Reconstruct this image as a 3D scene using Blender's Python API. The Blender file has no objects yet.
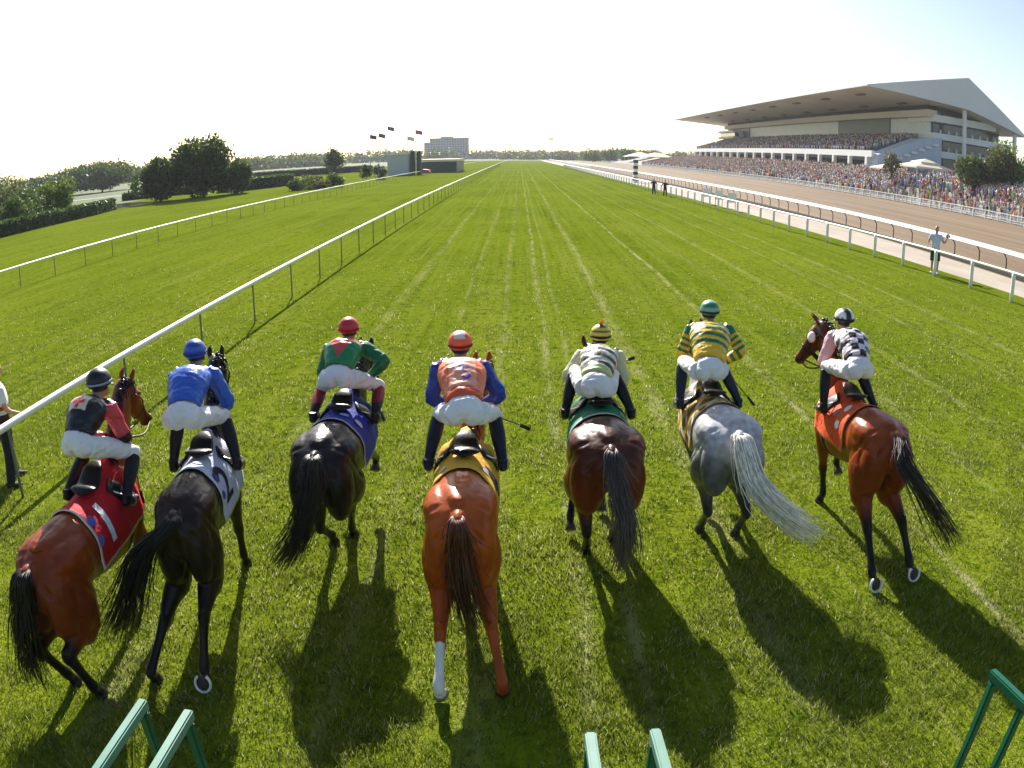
import bpy, bmesh, math, random
import numpy as np
from mathutils import Vector, Matrix, Quaternion, noise
from mathutils.bvhtree import BVHTree

R = math.radians
rnd = random.Random(7)
rng = np.random.default_rng(11)
SC = bpy.context.scene
COL = SC.collection

# ------------------------------------------------------------------ camera, sky, sun, exposure
cam_d = bpy.data.cameras.new('camera')
cam_d.type = 'PANO'
try:
    cam_d.panorama_type = 'FISHEYE_EQUISOLID'
    cam_d.fisheye_lens = 15.0
    cam_d.fisheye_fov = math.pi
except Exception:
    cam_d.cycles.panorama_type = 'FISHEYE_EQUISOLID'
    cam_d.cycles.fisheye_lens = 15.0
    cam_d.cycles.fisheye_fov = math.pi
cam_d.sensor_width = 15.0 * 1024 / 780
cam_d.clip_start = 0.05
cam_d.clip_end = 12000
CAM_H = 4.0
cam = bpy.data.objects.new('camera', cam_d)
COL.objects.link(cam)
cam.location = (0, 0, CAM_H)
cam.rotation_euler = (R(90 - 16.84), 0, R(0.55))
SC.camera = cam

SUN_DIR = Vector((-0.34, 1.70, 1.0)).normalized()      # towards the sun
SUN_EL = math.asin(SUN_DIR.z)
SUN_AZ = math.atan2(SUN_DIR.x, SUN_DIR.y)
W = bpy.data.worlds.new('World')
SC.world = W
W.use_nodes = True
wn = W.node_tree
sky = wn.nodes.new('ShaderNodeTexSky')
sky.sky_type = 'NISHITA'
sky.sun_disc = False
sky.sun_elevation = SUN_EL
sky.sun_rotation = SUN_AZ
sky.air_density = 1.0
sky.dust_density = 1.2
sky.ozone_density = 1.0
bgn = wn.nodes['Background']
wn.links.new(sky.outputs[0], bgn.inputs[0])
bgn.inputs[1].default_value = 0.072

sun_d = bpy.data.lights.new('sun', 'SUN')
sun_d.energy = 5.0
sun_d.angle = R(0.53)
sun_d.color = (1.0, 0.96, 0.89)
sun = bpy.data.objects.new('sun', sun_d)
COL.objects.link(sun)
sun.rotation_euler = SUN_DIR.to_track_quat('Z', 'Y').to_euler()
sun.location = (0, 40, 60)

SC.view_settings.view_transform = 'Standard'
SC.view_settings.look = 'None'
SC.view_settings.exposure = 1.15
SC.view_settings.gamma = 1.0
SC.render.engine = 'CYCLES'
SC.cycles.use_denoising = True
SC.cycles.max_bounces = 6
SC.cycles.transparent_max_bounces = 6
SC.cycles.volume_bounces = 0

# ------------------------------------------------------------------ materials
def new_mat(name):
    m = bpy.data.materials.new(name)
    m.use_nodes = True
    nt = m.node_tree
    return m, nt, nt.nodes['Principled BSDF']

def N(nt, t, **kw):
    n = nt.nodes.new(t)
    for k, v in kw.items():
        setattr(n, k, v)
    return n

def simple(name, col, rough=0.6, metal=0.0, var=0.12, scale=6.0, bump=0.0, bscale=40.0, spec=0.5):
    m, nt, b = new_mat(name)
    tc = N(nt, 'ShaderNodeTexCoord')
    ns = N(nt, 'ShaderNodeTexNoise')
    ns.inputs['Scale'].default_value = scale
    ns.inputs['Detail'].default_value = 4
    nt.links.new(tc.outputs['Object'], ns.inputs['Vector'])
    mx = N(nt, 'ShaderNodeMix', data_type='RGBA')
    nt.links.new(ns.outputs['Fac'], mx.inputs['Factor'])
    mx.inputs['A'].default_value = (*[c * (1 - var) for c in col], 1)
    mx.inputs['B'].default_value = (*[min(1, c * (1 + var)) for c in col], 1)
    nt.links.new(mx.outputs['Result'], b.inputs['Base Color'])
    b.inputs['Roughness'].default_value = rough
    b.inputs['Metallic'].default_value = metal
    b.inputs['Specular IOR Level'].default_value = spec
    if bump:
        n2 = N(nt, 'ShaderNodeTexNoise')
        n2.inputs['Scale'].default_value = bscale
        n2.inputs['Detail'].default_value = 3
        nt.links.new(tc.outputs['Object'], n2.inputs['Vector'])
        bp = N(nt, 'ShaderNodeBump')
        bp.inputs['Strength'].default_value = bump
        bp.inputs['Distance'].default_value = 0.02
        nt.links.new(n2.outputs['Fac'], bp.inputs['Height'])
        nt.links.new(bp.outputs[0], b.inputs['Normal'])
    return m

def attr_mat(name, rough=0.6, var=0.2, scale=8.0, bump=0.0, bscale=30.0, transl=0.0, spec=0.5, stretch=(1, 1, 1), sheen=0.0):
    """Colour comes from the mesh's own 'Col' attribute, broken up by noise."""
    m, nt, b = new_mat(name)
    at = N(nt, 'ShaderNodeAttribute', attribute_name='Col')
    tc = N(nt, 'ShaderNodeTexCoord')
    mp = N(nt, 'ShaderNodeMapping')
    mp.inputs['Scale'].default_value = stretch
    nt.links.new(tc.outputs['Object'], mp.inputs['Vector'])
    ns = N(nt, 'ShaderNodeTexNoise')
    ns.inputs['Scale'].default_value = scale
    ns.inputs['Detail'].default_value = 4
    nt.links.new(mp.outputs[0], ns.inputs['Vector'])
    mr = N(nt, 'ShaderNodeMapRange')
    mr.inputs['From Min'].default_value = 0.3
    mr.inputs['From Max'].default_value = 0.7
    mr.inputs['To Min'].default_value = 1 - var
    mr.inputs['To Max'].default_value = 1 + var
    nt.links.new(ns.outputs['Fac'], mr.inputs['Value'])
    vm = N(nt, 'ShaderNodeVectorMath', operation='SCALE')
    nt.links.new(at.outputs['Color'], vm.inputs[0])
    nt.links.new(mr.outputs[0], vm.inputs['Scale'])
    nt.links.new(vm.outputs[0], b.inputs['Base Color'])
    b.inputs['Roughness'].default_value = rough
    b.inputs['Specular IOR Level'].default_value = spec
    if sheen:
        b.inputs['Sheen Weight'].default_value = sheen
    if bump:
        n2 = N(nt, 'ShaderNodeTexNoise')
        n2.inputs['Scale'].default_value = bscale
        n2.inputs['Detail'].default_value = 3
        n2.inputs['Distortion'].default_value = 0.6
        nt.links.new(mp.outputs[0], n2.inputs['Vector'])
        bp = N(nt, 'ShaderNodeBump')
        bp.inputs['Strength'].default_value = bump
        bp.inputs['Distance'].default_value = 0.03
        nt.links.new(n2.outputs['Fac'], bp.inputs['Height'])
        nt.links.new(bp.outputs[0], b.inputs['Normal'])
    if transl:
        out = [n for n in nt.nodes if n.type == 'OUTPUT_MATERIAL'][0]
        tr = N(nt, 'ShaderNodeBsdfTranslucent')
        nt.links.new(vm.outputs[0], tr.inputs['Color'])
        ms = N(nt, 'ShaderNodeMixShader')
        ms.inputs[0].default_value = transl
        nt.links.new(b.outputs[0], ms.inputs[1])
        nt.links.new(tr.outputs[0], ms.inputs[2])
        nt.links.new(ms.outputs[0], out.inputs['Surface'])
    return m

M = {}
M['coat'] = attr_mat('horse_coat', rough=0.34, var=0.20, scale=9, bump=0.14, bscale=16, spec=0.24, stretch=(1, .6, .6))
M['hair'] = attr_mat('horse_hair', rough=0.45, var=0.25, scale=20, spec=0.4)
M['silk'] = attr_mat('racing_silk', rough=0.34, var=0.05, scale=10, bump=0.4, bscale=10, spec=0.45, stretch=(1, .6, 1))
M['breeches'] = attr_mat('white_breeches', rough=0.65, var=0.04, scale=9, bump=0.5, bscale=12, spec=0.3)
M['cloth'] = attr_mat('plain_cloth', rough=0.75, var=0.10, scale=14, bump=0.35, bscale=24, spec=0.3)
M['skin'] = attr_mat('skin', rough=0.55, var=0.06, scale=20, spec=0.35)
M['boot'] = attr_mat('leather_boot', rough=0.38, var=0.1, scale=14, bump=0.15, bscale=30, spec=.25)
M['shell'] = attr_mat('helmet_shell', rough=0.38, var=0.05, scale=20, bump=0.08, bscale=40)
M['leather'] = simple('black_leather', (0.010, 0.009, 0.008), 0.36, var=.3, scale=20, bump=.1, spec=.3)
M['brown_leather'] = simple('brown_leather', (0.09, 0.035, 0.015), 0.45, var=.3, scale=25)
M['steel'] = simple('steel', (0.62, 0.62, 0.60), 0.3, metal=0.9)
M['shoe'] = simple('horseshoe_alloy', (0.75, 0.74, 0.72), 0.35, metal=0.3)
M['white_pvc'] = simple('white_rail_plastic', (0.80, 0.80, 0.78), 0.4, var=.06, scale=2)
M['cover_grey'] = simple('rail_cover', (0.30, 0.31, 0.27), 0.6, var=.2, scale=1.5)
M['grey_post'] = simple('weathered_post', (0.16, 0.17, 0.12), 0.55, var=.2, scale=6)
M['dark_post'] = simple('dark_post', (0.035, 0.03, 0.028), 0.6)
M['white_paint'] = simple('white_paint', (0.78, 0.78, 0.76), 0.5, var=.06, scale=1.5)
M['gate_green'] = simple('gate_green_paint', (0.012, 0.10, 0.055), 0.33, var=.25, scale=9, bump=.08)
M['pad'] = simple('pale_gate_pad', (0.13, 0.27, 0.20), 0.5, var=.3, scale=12)
M['leaf'] = attr_mat('leaves', rough=0.55, var=0.25, scale=1.2, transl=0.42, spec=0.2)
M['bark'] = simple('bark', (0.06, 0.042, 0.03), 0.9, var=.35, scale=12, bump=.5)
M['crowd'] = attr_mat('crowd_clothes', rough=0.8, var=0.08, scale=3, spec=0.2)
M['roof_top'] = simple('roof_sheet', (0.66, 0.66, 0.65), 0.5, var=.05, scale=.3)
M['soffit'] = simple('roof_soffit', (0.56, 0.51, 0.40), 0.7, var=.18, scale=.12)
M['soffit_dark'] = simple('soffit_vent_metal', (0.16, 0.13, 0.09), 0.7)
M['concrete'] = simple('pale_concrete', (0.50, 0.47, 0.42), 0.8, var=.08, scale=.4)
M['cream'] = simple('cream_panel', (0.62, 0.58, 0.50), 0.6, var=.05, scale=.3)
M['white_wall'] = simple('white_wall', (0.74, 0.74, 0.72), 0.6, var=.04, scale=.4)
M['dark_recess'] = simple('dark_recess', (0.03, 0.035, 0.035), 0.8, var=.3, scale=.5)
M['seat_grey'] = simple('grey_terrace', (0.12, 0.125, 0.14), 0.7, var=.25, scale=1.0)
M['stair_blue'] = simple('blue_grey_stair', (0.44, 0.50, 0.58), 0.6, var=.15, scale=.5)
M['canvas'] = simple('cream_canvas', (0.78, 0.64, 0.46), 0.7, var=.06, scale=.8)
M['black'] = simple('matt_black', (0.012, 0.012, 0.013), 0.6)
M['hotel'] = simple('hotel_panel', (0.20, 0.24, 0.28), 0.4, var=.1, scale=.05)
M['hotel_band'] = simple('hotel_pale_band', (0.34, 0.37, 0.40), 0.6, var=.1, scale=.05)
M['tote_grey'] = simple('tote_grey', (0.45, 0.48, 0.51), 0.5, var=.08, scale=.5)
M['dark_green'] = simple('dark_green_paint', (0.012, 0.05, 0.03), 0.5)
M['red_paint'] = simple('red_canvas', (0.55, 0.04, 0.05), 0.6)
M['glass_dark'] = simple('dark_window', (0.03, 0.045, 0.055), 0.12, var=.3, scale=.3, spec=.8)

def glass_wall():
    m, nt, b = new_mat('green_white_glazing')
    tc = N(nt, 'ShaderNodeTexCoord')
    br = N(nt, 'ShaderNodeTexBrick')
    br.inputs['Scale'].default_value = 0.32
    br.inputs['Color1'].default_value = (.50, .63, .66, 1)  # pane colours carry a painted bluish white reflection
    br.inputs['Color2'].default_value = (.42, .56, .60, 1)
    br.inputs['Mortar'].default_value = (.55, .58, .57, 1)
    br.inputs['Mortar Size'].default_value = .03
    br.offset = 0
    sx = N(nt, 'ShaderNodeSeparateXYZ')
    cx = N(nt, 'ShaderNodeCombineXYZ')
    nt.links.new(tc.outputs['Object'], sx.inputs[0])
    nt.links.new(sx.outputs['Y'], cx.inputs['X'])
    nt.links.new(sx.outputs['Z'], cx.inputs['Y'])
    nt.links.new(cx.outputs[0], br.inputs['Vector'])
    nt.links.new(br.outputs['Color'], b.inputs['Base Color'])
    b.inputs['Roughness'].default_value = .4
    b.inputs['Specular IOR Level'].default_value = .35
    return m
M['glazing'] = glass_wall()
M['teal_glass'] = simple('teal_glass', (.05, .095, .10), .45, var=.25, scale=.2, spec=.3)

def hotel_mat():
    m, nt, b = new_mat('hotel_facade')
    tc = N(nt, 'ShaderNodeTexCoord')
    sx = N(nt, 'ShaderNodeSeparateXYZ')
    cx = N(nt, 'ShaderNodeCombineXYZ')
    ad = N(nt, 'ShaderNodeMath', operation='ADD')
    nt.links.new(tc.outputs['Object'], sx.inputs[0])
    nt.links.new(sx.outputs['X'], ad.inputs[0])
    nt.links.new(sx.outputs['Y'], ad.inputs[1])
    nt.links.new(ad.outputs[0], cx.inputs['X'])
    nt.links.new(sx.outputs['Z'], cx.inputs['Y'])
    br = N(nt, 'ShaderNodeTexBrick')
    br.offset = 0
    br.inputs['Scale'].default_value = .33
    br.inputs['Brick Width'].default_value = 1.0
    br.inputs['Row Height'].default_value = .9
    br.inputs['Mortar Size'].default_value = .16
    br.inputs['Color1'].default_value = (.10, .14, .18, 1)
    br.inputs['Color2'].default_value = (.16, .20, .25, 1)
    br.inputs['Mortar'].default_value = (.34, .36, .38, 1)
    nt.links.new(cx.outputs[0], br.inputs['Vector'])
    nt.links.new(br.outputs['Color'], b.inputs['Base Color'])
    b.inputs['Roughness'].default_value = .35
    return m
M['hotel'] = hotel_mat()

def turf_mat():
    m, nt, b = new_mat('mown_turf')
    geo = N(nt, 'ShaderNodeNewGeometry')
    sx = N(nt, 'ShaderNodeSeparateXYZ')
    nt.links.new(geo.outputs['Position'], sx.inputs[0])
    def mapped(scale):
        mp = N(nt, 'ShaderNodeMapping')
        mp.inputs['Scale'].default_value = scale
        nt.links.new(geo.outputs['Position'], mp.inputs['Vector'])
        return mp
    def noise_n(scale3, s=1.0, det=4, rough=.55):
        n = N(nt, 'ShaderNodeTexNoise')
        n.inputs['Scale'].default_value = s
        n.inputs['Detail'].default_value = det
        n.inputs['Roughness'].default_value = rough
        nt.links.new(mapped(scale3).outputs[0], n.inputs['Vector'])
        return n
    def mth(op, a, c, clamp=False):
        n = N(nt, 'ShaderNodeMath', operation=op, use_clamp=clamp)
        for i, v in enumerate((a, c)):
            if isinstance(v, (int, float)):
                n.inputs[i].default_value = v
            else:
                nt.links.new(v, n.inputs[i])
        return n.outputs[0]
    def ramp(v, lo, hi, smooth=True):
        n = N(nt, 'ShaderNodeMapRange', interpolation_type='SMOOTHSTEP' if smooth else 'LINEAR')
        n.inputs['From Min'].default_value = lo
        n.inputs['From Max'].default_value = hi
        nt.links.new(v, n.inputs['Value'])
        return n.outputs[0]
    def mix(f, a, c):
        n = N(nt, 'ShaderNodeMix', data_type='RGBA')
        if isinstance(f, (int, float)):
            n.inputs['Factor'].default_value = f
        else:
            nt.links.new(f, n.inputs['Factor'])
        for k, v in (('A', a), ('B', c)):
            if isinstance(v, tuple):
                n.inputs[k].default_value = (*v, 1)
            else:
                nt.links.new(v, n.inputs[k])
        return n.outputs['Result']
    big = noise_n((.14, .10, 1), 1, 4)
    mid = noise_n((1.1, .55, 1), 1, 5, .6)
    streak = noise_n((1.5, .035, 1), 1, 4, .6)
    fine = noise_n((26, 14, 1), 1, 3, .7)
    clump = noise_n((5, 4, 1), 1, 4, .65)
    c = mix(ramp(big.outputs['Fac'], .35, .65), (.118, .158, .0075), (.165, .205, .012))
    c = mix(mth('MULTIPLY', ramp(streak.outputs['Fac'], .42, .66), .75), c, (.185, .215, .022))
    c = mix(mth('MULTIPLY', ramp(mid.outputs['Fac'], .5, .75), .55), c, (.050, .092, .004))
    c = mix(mth('MULTIPLY', ramp(clump.outputs['Fac'], .48, .68), .9), c, (.044, .078, .004))
    c = mix(mth('MULTIPLY', ramp(fine.outputs['Fac'], .48, .75), .65), c, (.026, .052, .003))
    fine2 = noise_n((40, 22, 1), 1.3, 2, .6)
    c = mix(mth('MULTIPLY', ramp(fine2.outputs['Fac'], .55, .8), .5), c, (.15, .16, .035))
    streak2 = noise_n((5.5, .05, 1), 1, 3, .6)
    c = mix(mth('MULTIPLY', ramp(streak2.outputs['Fac'], .55, .72), .55), c, (.20, .22, .04))
    c = mix(mth('MULTIPLY', ramp(streak2.outputs['Fac'], .45, .30), .45), c, (.050, .078, .004))
    # mowing stripes, parallel to the course
    st = N(nt, 'ShaderNodeMath', operation='SINE')
    nt.links.new(mth('MULTIPLY', sx.outputs['X'], 2.1), st.inputs[0])
    c = mix(mth('MULTIPLY', ramp(st.outputs[0], -.3, .3), .18), c, (.13, .17, .010))
    # pale wheel tracks worn along the course
    wob = noise_n((.2, .06, 1), 1, 2)
    xx = mth('ADD', sx.outputs['X'], mth('MULTIPLY', mth('SUBTRACT', wob.outputs['Fac'], .5), .5))
    brk = noise_n((3.2, .8, 1), 1, 5, .7)
    tot = None
    for x0, w, s in ((4.72, .13, 1.0), (.55, .14, .75), (.98, .10, .5), (2.25, .25, .55), (-1.5, .12, .4), (-3.3, .2, .4), (-.35, .18, .35),
                     (8.2, .2, .45), (10.6, .2, .45), (12.5, .25, .5), (6.6, .2, .3)):
        d = mth('ABSOLUTE', mth('SUBTRACT', xx, x0), 0)
        v = N(nt, 'ShaderNodeMapRange', interpolation_type='SMOOTHSTEP')
        v.inputs['From Min'].default_value = 0
        v.inputs['From Max'].default_value = w
        v.inputs['To Min'].default_value = s
        v.inputs['To Max'].default_value = 0
        nt.links.new(d, v.inputs['Value'])
        tot = v.outputs[0] if tot is None else mth('MAXIMUM', tot, v.outputs[0])
    f = mth('MULTIPLY', tot, ramp(brk.outputs['Fac'], .40, .62))
    c = mix(mth('MULTIPLY', f, .9), c, (.33, .31, .15))
    # dry spots
    dry = noise_n((2.3, 1.2, 1), 1.0, 5, .7)
    c = mix(mth('MULTIPLY', ramp(dry.outputs['Fac'], .60, .78), .45), c, (.16, .15, .05))
    nt.links.new(c, b.inputs['Base Color'])
    b.inputs['Roughness'].default_value = .9
    b.inputs['Specular IOR Level'].default_value = .0
    bp = N(nt, 'ShaderNodeBump')
    bp.inputs['Strength'].default_value = .9
    bp.inputs['Distance'].default_value = .06
    h = mth('ADD', mth('MULTIPLY', fine.outputs['Fac'], .6), mth('MULTIPLY', clump.outputs['Fac'], .9))
    nt.links.new(h, bp.inputs['Height'])
    nt.links.new(bp.outputs[0], b.inputs['Normal'])
    return m
M['turf'] = turf_mat()

def soil_mat(name, c0, c1, sc=(.3, .05, 1), rut=0.5):
    m, nt, b = new_mat(name)
    geo = N(nt, 'ShaderNodeNewGeometry')
    mp = N(nt, 'ShaderNodeMapping')
    mp.inputs['Scale'].default_value = sc
    nt.links.new(geo.outputs['Position'], mp.inputs['Vector'])
    n = N(nt, 'ShaderNodeTexNoise')
    n.inputs['Scale'].default_value = 1
    n.inputs['Detail'].default_value = 6
    n.inputs['Roughness'].default_value = .65
    nt.links.new(mp.outputs[0], n.inputs['Vector'])
    r = N(nt, 'ShaderNodeMapRange')
    r.inputs['From Min'].default_value = .35
    r.inputs['From Max'].default_value = .65
    nt.links.new(n.outputs['Fac'], r.inputs['Value'])
    mx = N(nt, 'ShaderNodeMix', data_type='RGBA')
    nt.links.new(r.outputs[0], mx.inputs['Factor'])
    mx.inputs['A'].default_value = (*c0, 1)
    mx.inputs['B'].default_value = (*c1, 1)
    nt.links.new(mx.outputs['Result'], b.inputs['Base Color'])
    b.inputs['Roughness'].default_value = .9
    b.inputs['Specular IOR Level'].default_value = .15
    n2 = N(nt, 'ShaderNodeTexNoise')
    n2.inputs['Scale'].default_value = 3
    n2.inputs['Detail'].default_value = 5
    nt.links.new(geo.outputs['Position'], n2.inputs['Vector'])
    bp = N(nt, 'ShaderNodeBump')
    bp.inputs['Strength'].default_value = rut
    bp.inputs['Distance'].default_value = .08
    nt.links.new(n2.outputs['Fac'], bp.inputs['Height'])
    nt.links.new(bp.outputs[0], b.inputs['Normal'])
    return m
M['dirt'] = soil_mat('dirt_track_soil', (.150, .100, .056), (.235, .165, .100), (.5, .02, 1))
M['sand'] = soil_mat('pale_path', (.34, .285, .225), (.44, .375, .30), (.5, .2, 1), .2)
M['meadow'] = soil_mat('meadow', (.045, .075, .012), (.085, .115, .022), (.02, .03, 1))
M['asphalt'] = soil_mat('pale_road', (.20, .19, .18), (.26, .25, .23), (.1, .1, 1), .1)
M['apron'] = soil_mat('apron_concrete', (.24, .22, .20), (.32, .30, .27), (.2, .2, 1), .1)

def water_mat():
    m, nt, b = new_mat('pond_water')
    b.inputs['Base Color'].default_value = (.03, .04, .035, 1)
    b.inputs['Roughness'].default_value = .06
    n2 = N(nt, 'ShaderNodeTexNoise')
    n2.inputs['Scale'].default_value = .8
    n2.inputs['Detail'].default_value = 4
    geo = N(nt, 'ShaderNodeNewGeometry')
    nt.links.new(geo.outputs['Position'], n2.inputs['Vector'])
    bp = N(nt, 'ShaderNodeBump')
    bp.inputs['Strength'].default_value = .06
    nt.links.new(n2.outputs['Fac'], bp.inputs['Height'])
    nt.links.new(bp.outputs[0], b.inputs['Normal'])
    return m
M['water'] = water_mat()

# ------------------------------------------------------------------ object helpers
def link(o, parent=None):
    COL.objects.link(o)
    if parent is not None:
        o.parent = parent
    return o

def tag(o, label=None, cat=None, group=None, kind=None):
    if label: o['label'] = label
    if cat: o['category'] = cat
    if group: o['group'] = group
    if kind: o['kind'] = kind
    return o

def empty(name, loc=(0, 0, 0), rz=0.0):
    o = bpy.data.objects.new(name, None)
    o.empty_display_size = .2
    o.location = loc
    o.rotation_euler = (0, 0, rz)
    return link(o)

def from_bm(name, bm, mat, parent=None, smooth=False):
    bmesh.ops.recalc_face_normals(bm, faces=bm.faces)
    me = bpy.data.meshes.new(name)
    bm.to_mesh(me)
    bm.free()
    for mm in (mat if isinstance(mat, (list, tuple)) else [mat]):
        me.materials.append(mm)
    if smooth:
        me.polygons.foreach_set('use_smooth', [True] * len(me.polygons))
    return link(bpy.data.objects.new(name, me), parent)

def from_np(name, verts, faces, mat, parent=None, col=None, smooth=False):
    """verts (n,3); faces (m,k) all the same size; col (n,3) -> 'Col'."""
    me = bpy.data.meshes.new(name)
    nv, nf, k = len(verts), len(faces), faces.shape[1]
    me.vertices.add(nv)
    me.vertices.foreach_set('co', np.ascontiguousarray(verts, dtype=np.float32).ravel())
    me.loops.add(nf * k)
    me.loops.foreach_set('vertex_index', np.ascontiguousarray(faces, dtype=np.int32).ravel())
    me.polygons.add(nf)
    me.polygons.foreach_set('loop_start', np.arange(0, nf * k, k, dtype=np.int32))
    if smooth:
        me.polygons.foreach_set('use_smooth', np.ones(nf, dtype=bool))
    if col is not None:
        set_col(me, col)
    me.materials.append(mat)
    me.update(calc_edges=True)
    return link(bpy.data.objects.new(name, me), parent)

def set_col(me, col):
    a = me.attributes.get('Col') or me.attributes.new('Col', 'FLOAT_COLOR', 'POINT')
    c = np.ones((len(me.vertices), 4), dtype=np.float32)
    c[:, :3] = col
    a.data.foreach_set('color', c.ravel())

def verts_np(me):
    a = np.empty(len(me.vertices) * 3, dtype=np.float32)
    me.vertices.foreach_get('co', a)
    return a.reshape(-1, 3)

def box(bm, c, s, rz=0.0, rx=0.0, mi=0):
    m = Matrix.Translation(c) @ Matrix.Rotation(rz, 4, 'Z') @ Matrix.Rotation(rx, 4, 'X') @ Matrix.Diagonal((*s, 1))
    g = bmesh.ops.create_cube(bm, size=1.0, matrix=m)
    if mi:
        for f in {f for v in g['verts'] for f in v.link_faces}:
            f.material_index = mi

def quad(bm, pts, mi=0):
    f = bm.faces.new([bm.verts.new(p) for p in pts])
    f.material_index = mi
    return f

def prism(bm, poly, y0, y1, axis='Y'):
    """A closed prism: polygon in (x,z) pulled along y (or (y,z) along x)."""
    mk = (lambda p, t: (p[0], t, p[1])) if axis == 'Y' else (lambda p, t: (t, p[0], p[1]))
    a = [bm.verts.new(mk(p, y0)) for p in poly]
    c = [bm.verts.new(mk(p, y1)) for p in poly]
    n = len(poly)
    bm.faces.new(a)
    bm.faces.new(c[::-1])
    for i in range(n):
        bm.faces.new((a[i], c[i], c[(i + 1) % n], a[(i + 1) % n]))

def crom(P, n):
    P = [np.array(p, float) for p in P]
    if len(P) == 2:
        return [P[0] + (P[1] - P[0]) * t for t in np.linspace(0, 1, n + 1)]
    Q = [2 * P[0] - P[1]] + P + [2 * P[-1] - P[-2]]
    out = []
    for i in range(1, len(Q) - 2):
        a, b, c, d = Q[i - 1], Q[i], Q[i + 1], Q[i + 2]
        for k in range(n):
            t = k / n
            out.append(.5 * ((2 * b) + (-a + c) * t + (2 * a - 5 * b + 4 * c - d) * t * t + (-a + 3 * b - 3 * c + d) * t ** 3))
    out.append(P[-1])
    return out

def tube(bm, pts, rad, seg=12, n=4, ref=(1, 0, 0), mi=0):
    """Tapered elliptical tube; rad = r or (side, depth)."""
    rad = [(r, r) if not isinstance(r, (tuple, list)) else r for r in rad]
    P = crom(pts, n)
    Rr = crom([(a, b, 0) for a, b in rad], n)
    rings = []
    for i, p in enumerate(P):
        t = P[min(i + 1, len(P) - 1)] - P[max(i - 1, 0)]
        t = t / max(np.linalg.norm(t), 1e-9)
        rf = np.array(ref, float)
        s = rf - t * rf.dot(t)
        if np.linalg.norm(s) < .15:
            rf = np.array((0, 1.0, 0)); s = rf - t * rf.dot(t)
        s /= np.linalg.norm(s)
        u = np.cross(t, s)
        ra, rb = max(Rr[i][0], .001), max(Rr[i][1], .001)
        rings.append([bm.verts.new(p + s * ra * math.cos(a) + u * rb * math.sin(a)) for a in [2 * math.pi * k / seg for k in range(seg)]])
    fs = []
    for a, b in zip(rings, rings[1:]):
        for k in range(seg):
            fs.append(bm.faces.new((a[k], a[(k + 1) % seg], b[(k + 1) % seg], b[k])))
    fs.append(bm.faces.new(rings[0][::-1]))
    fs.append(bm.faces.new(rings[-1]))
    if mi:
        for f in fs: f.material_index = mi

def ell(bm, c, r, rot=None, seg=16):
    m = Matrix.Translation(c) @ (rot.to_4x4() if rot is not None else Matrix.Identity(4)) @ Matrix.Diagonal((*r, 1))
    bmesh.ops.create_uvsphere(bm, u_segments=seg, v_segments=max(6, seg // 2), radius=1, matrix=m)

def fuse(name, bm, voxel, smooth, mat, parent=None):
    """Weld overlapping closed shapes into one continuous skin."""
    bmesh.ops.recalc_face_normals(bm, faces=bm.faces)
    me = bpy.data.meshes.new(name + '_raw')
    bm.to_mesh(me)
    bm.free()
    o = link(bpy.data.objects.new(name + '_raw', me))
    md = o.modifiers.new('r', 'REMESH')
    md.mode = 'VOXEL'
    md.voxel_size = voxel
    md.use_smooth_shade = True
    if smooth:
        s = o.modifiers.new('s', 'SMOOTH')
        s.factor = .5
        s.iterations = smooth
    dg = bpy.context.evaluated_depsgraph_get()
    m2 = bpy.data.meshes.new_from_object(o.evaluated_get(dg))
    m2.name = name
    m2.materials.clear()
    m2.materials.append(mat)
    m2.polygons.foreach_set('use_smooth', [True] * len(m2.polygons))
    bpy.data.objects.remove(o)
    bpy.data.meshes.remove(me)
    return link(bpy.data.objects.new(name, m2), parent)

def seg_dist(V, a, b):
    a, b = np.array(a, float), np.array(b, float)
    d = b - a
    t = np.clip(((V - a) @ d) / max(d @ d, 1e-9), 0, 1)
    return np.linalg.norm(V - (a + t[:, None] * d), axis=1), t

def sstep(x, a, b):
    t = np.clip((x - a) / (b - a), 0, 1)
    return t * t * (3 - 2 * t)

def bvh_of(o):
    me = o.data
    return BVHTree.FromPolygons([v.co[:] for v in me.vertices], [p.vertices[:] for p in me.polygons])

def text_mesh(s, size=1.0):
    """Outline of some lettering as (verts Nx2, faces), centred."""
    cu = bpy.data.curves.new('t', 'FONT')
    cu.body = s
    cu.align_x = 'CENTER'
    cu.align_y = 'CENTER'
    cu.size = size
    cu.offset = .016 * size
    o = link(bpy.data.objects.new('t', cu))
    dg = bpy.context.evaluated_depsgraph_get()
    me = bpy.data.meshes.new_from_object(o.evaluated_get(dg))
    bm = bmesh.new()
    bm.from_mesh(me)
    bmesh.ops.triangulate(bm, faces=bm.faces)
    for _ in range(2):
        bmesh.ops.subdivide_edges(bm, edges=[e for e in bm.edges if e.calc_length() > .12 * size], cuts=1, use_grid_fill=False)
        bmesh.ops.triangulate(bm, faces=bm.faces)
    bpy.data.objects.remove(o)
    bpy.data.curves.remove(cu)
    bpy.data.meshes.remove(me)
    return bm

def decal(name, bm, fn, col, mat, parent):
    """Wrap a flat lettering mesh onto a surface through fn(x,y) -> point."""
    for v in bm.verts:
        v.co = fn(v.co.x, v.co.y)
    o = from_bm(name, bm, mat, parent)
    set_col(o.data, col)
    return o

def disc_bm(r, n=20):
    bm = bmesh.new()
    bmesh.ops.create_circle(bm, cap_ends=True, cap_tris=True, segments=n, radius=r)
    return bm

# ------------------------------------------------------------------ ground, course, tracks
def sheet(name, pts, mat, z=0.0, kind='structure'):
    bm = bmesh.new()
    quad(bm, [(x, y, z) for x, y in pts])
    o = from_bm(name, bm, mat)
    o['kind'] = kind
    return o

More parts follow.
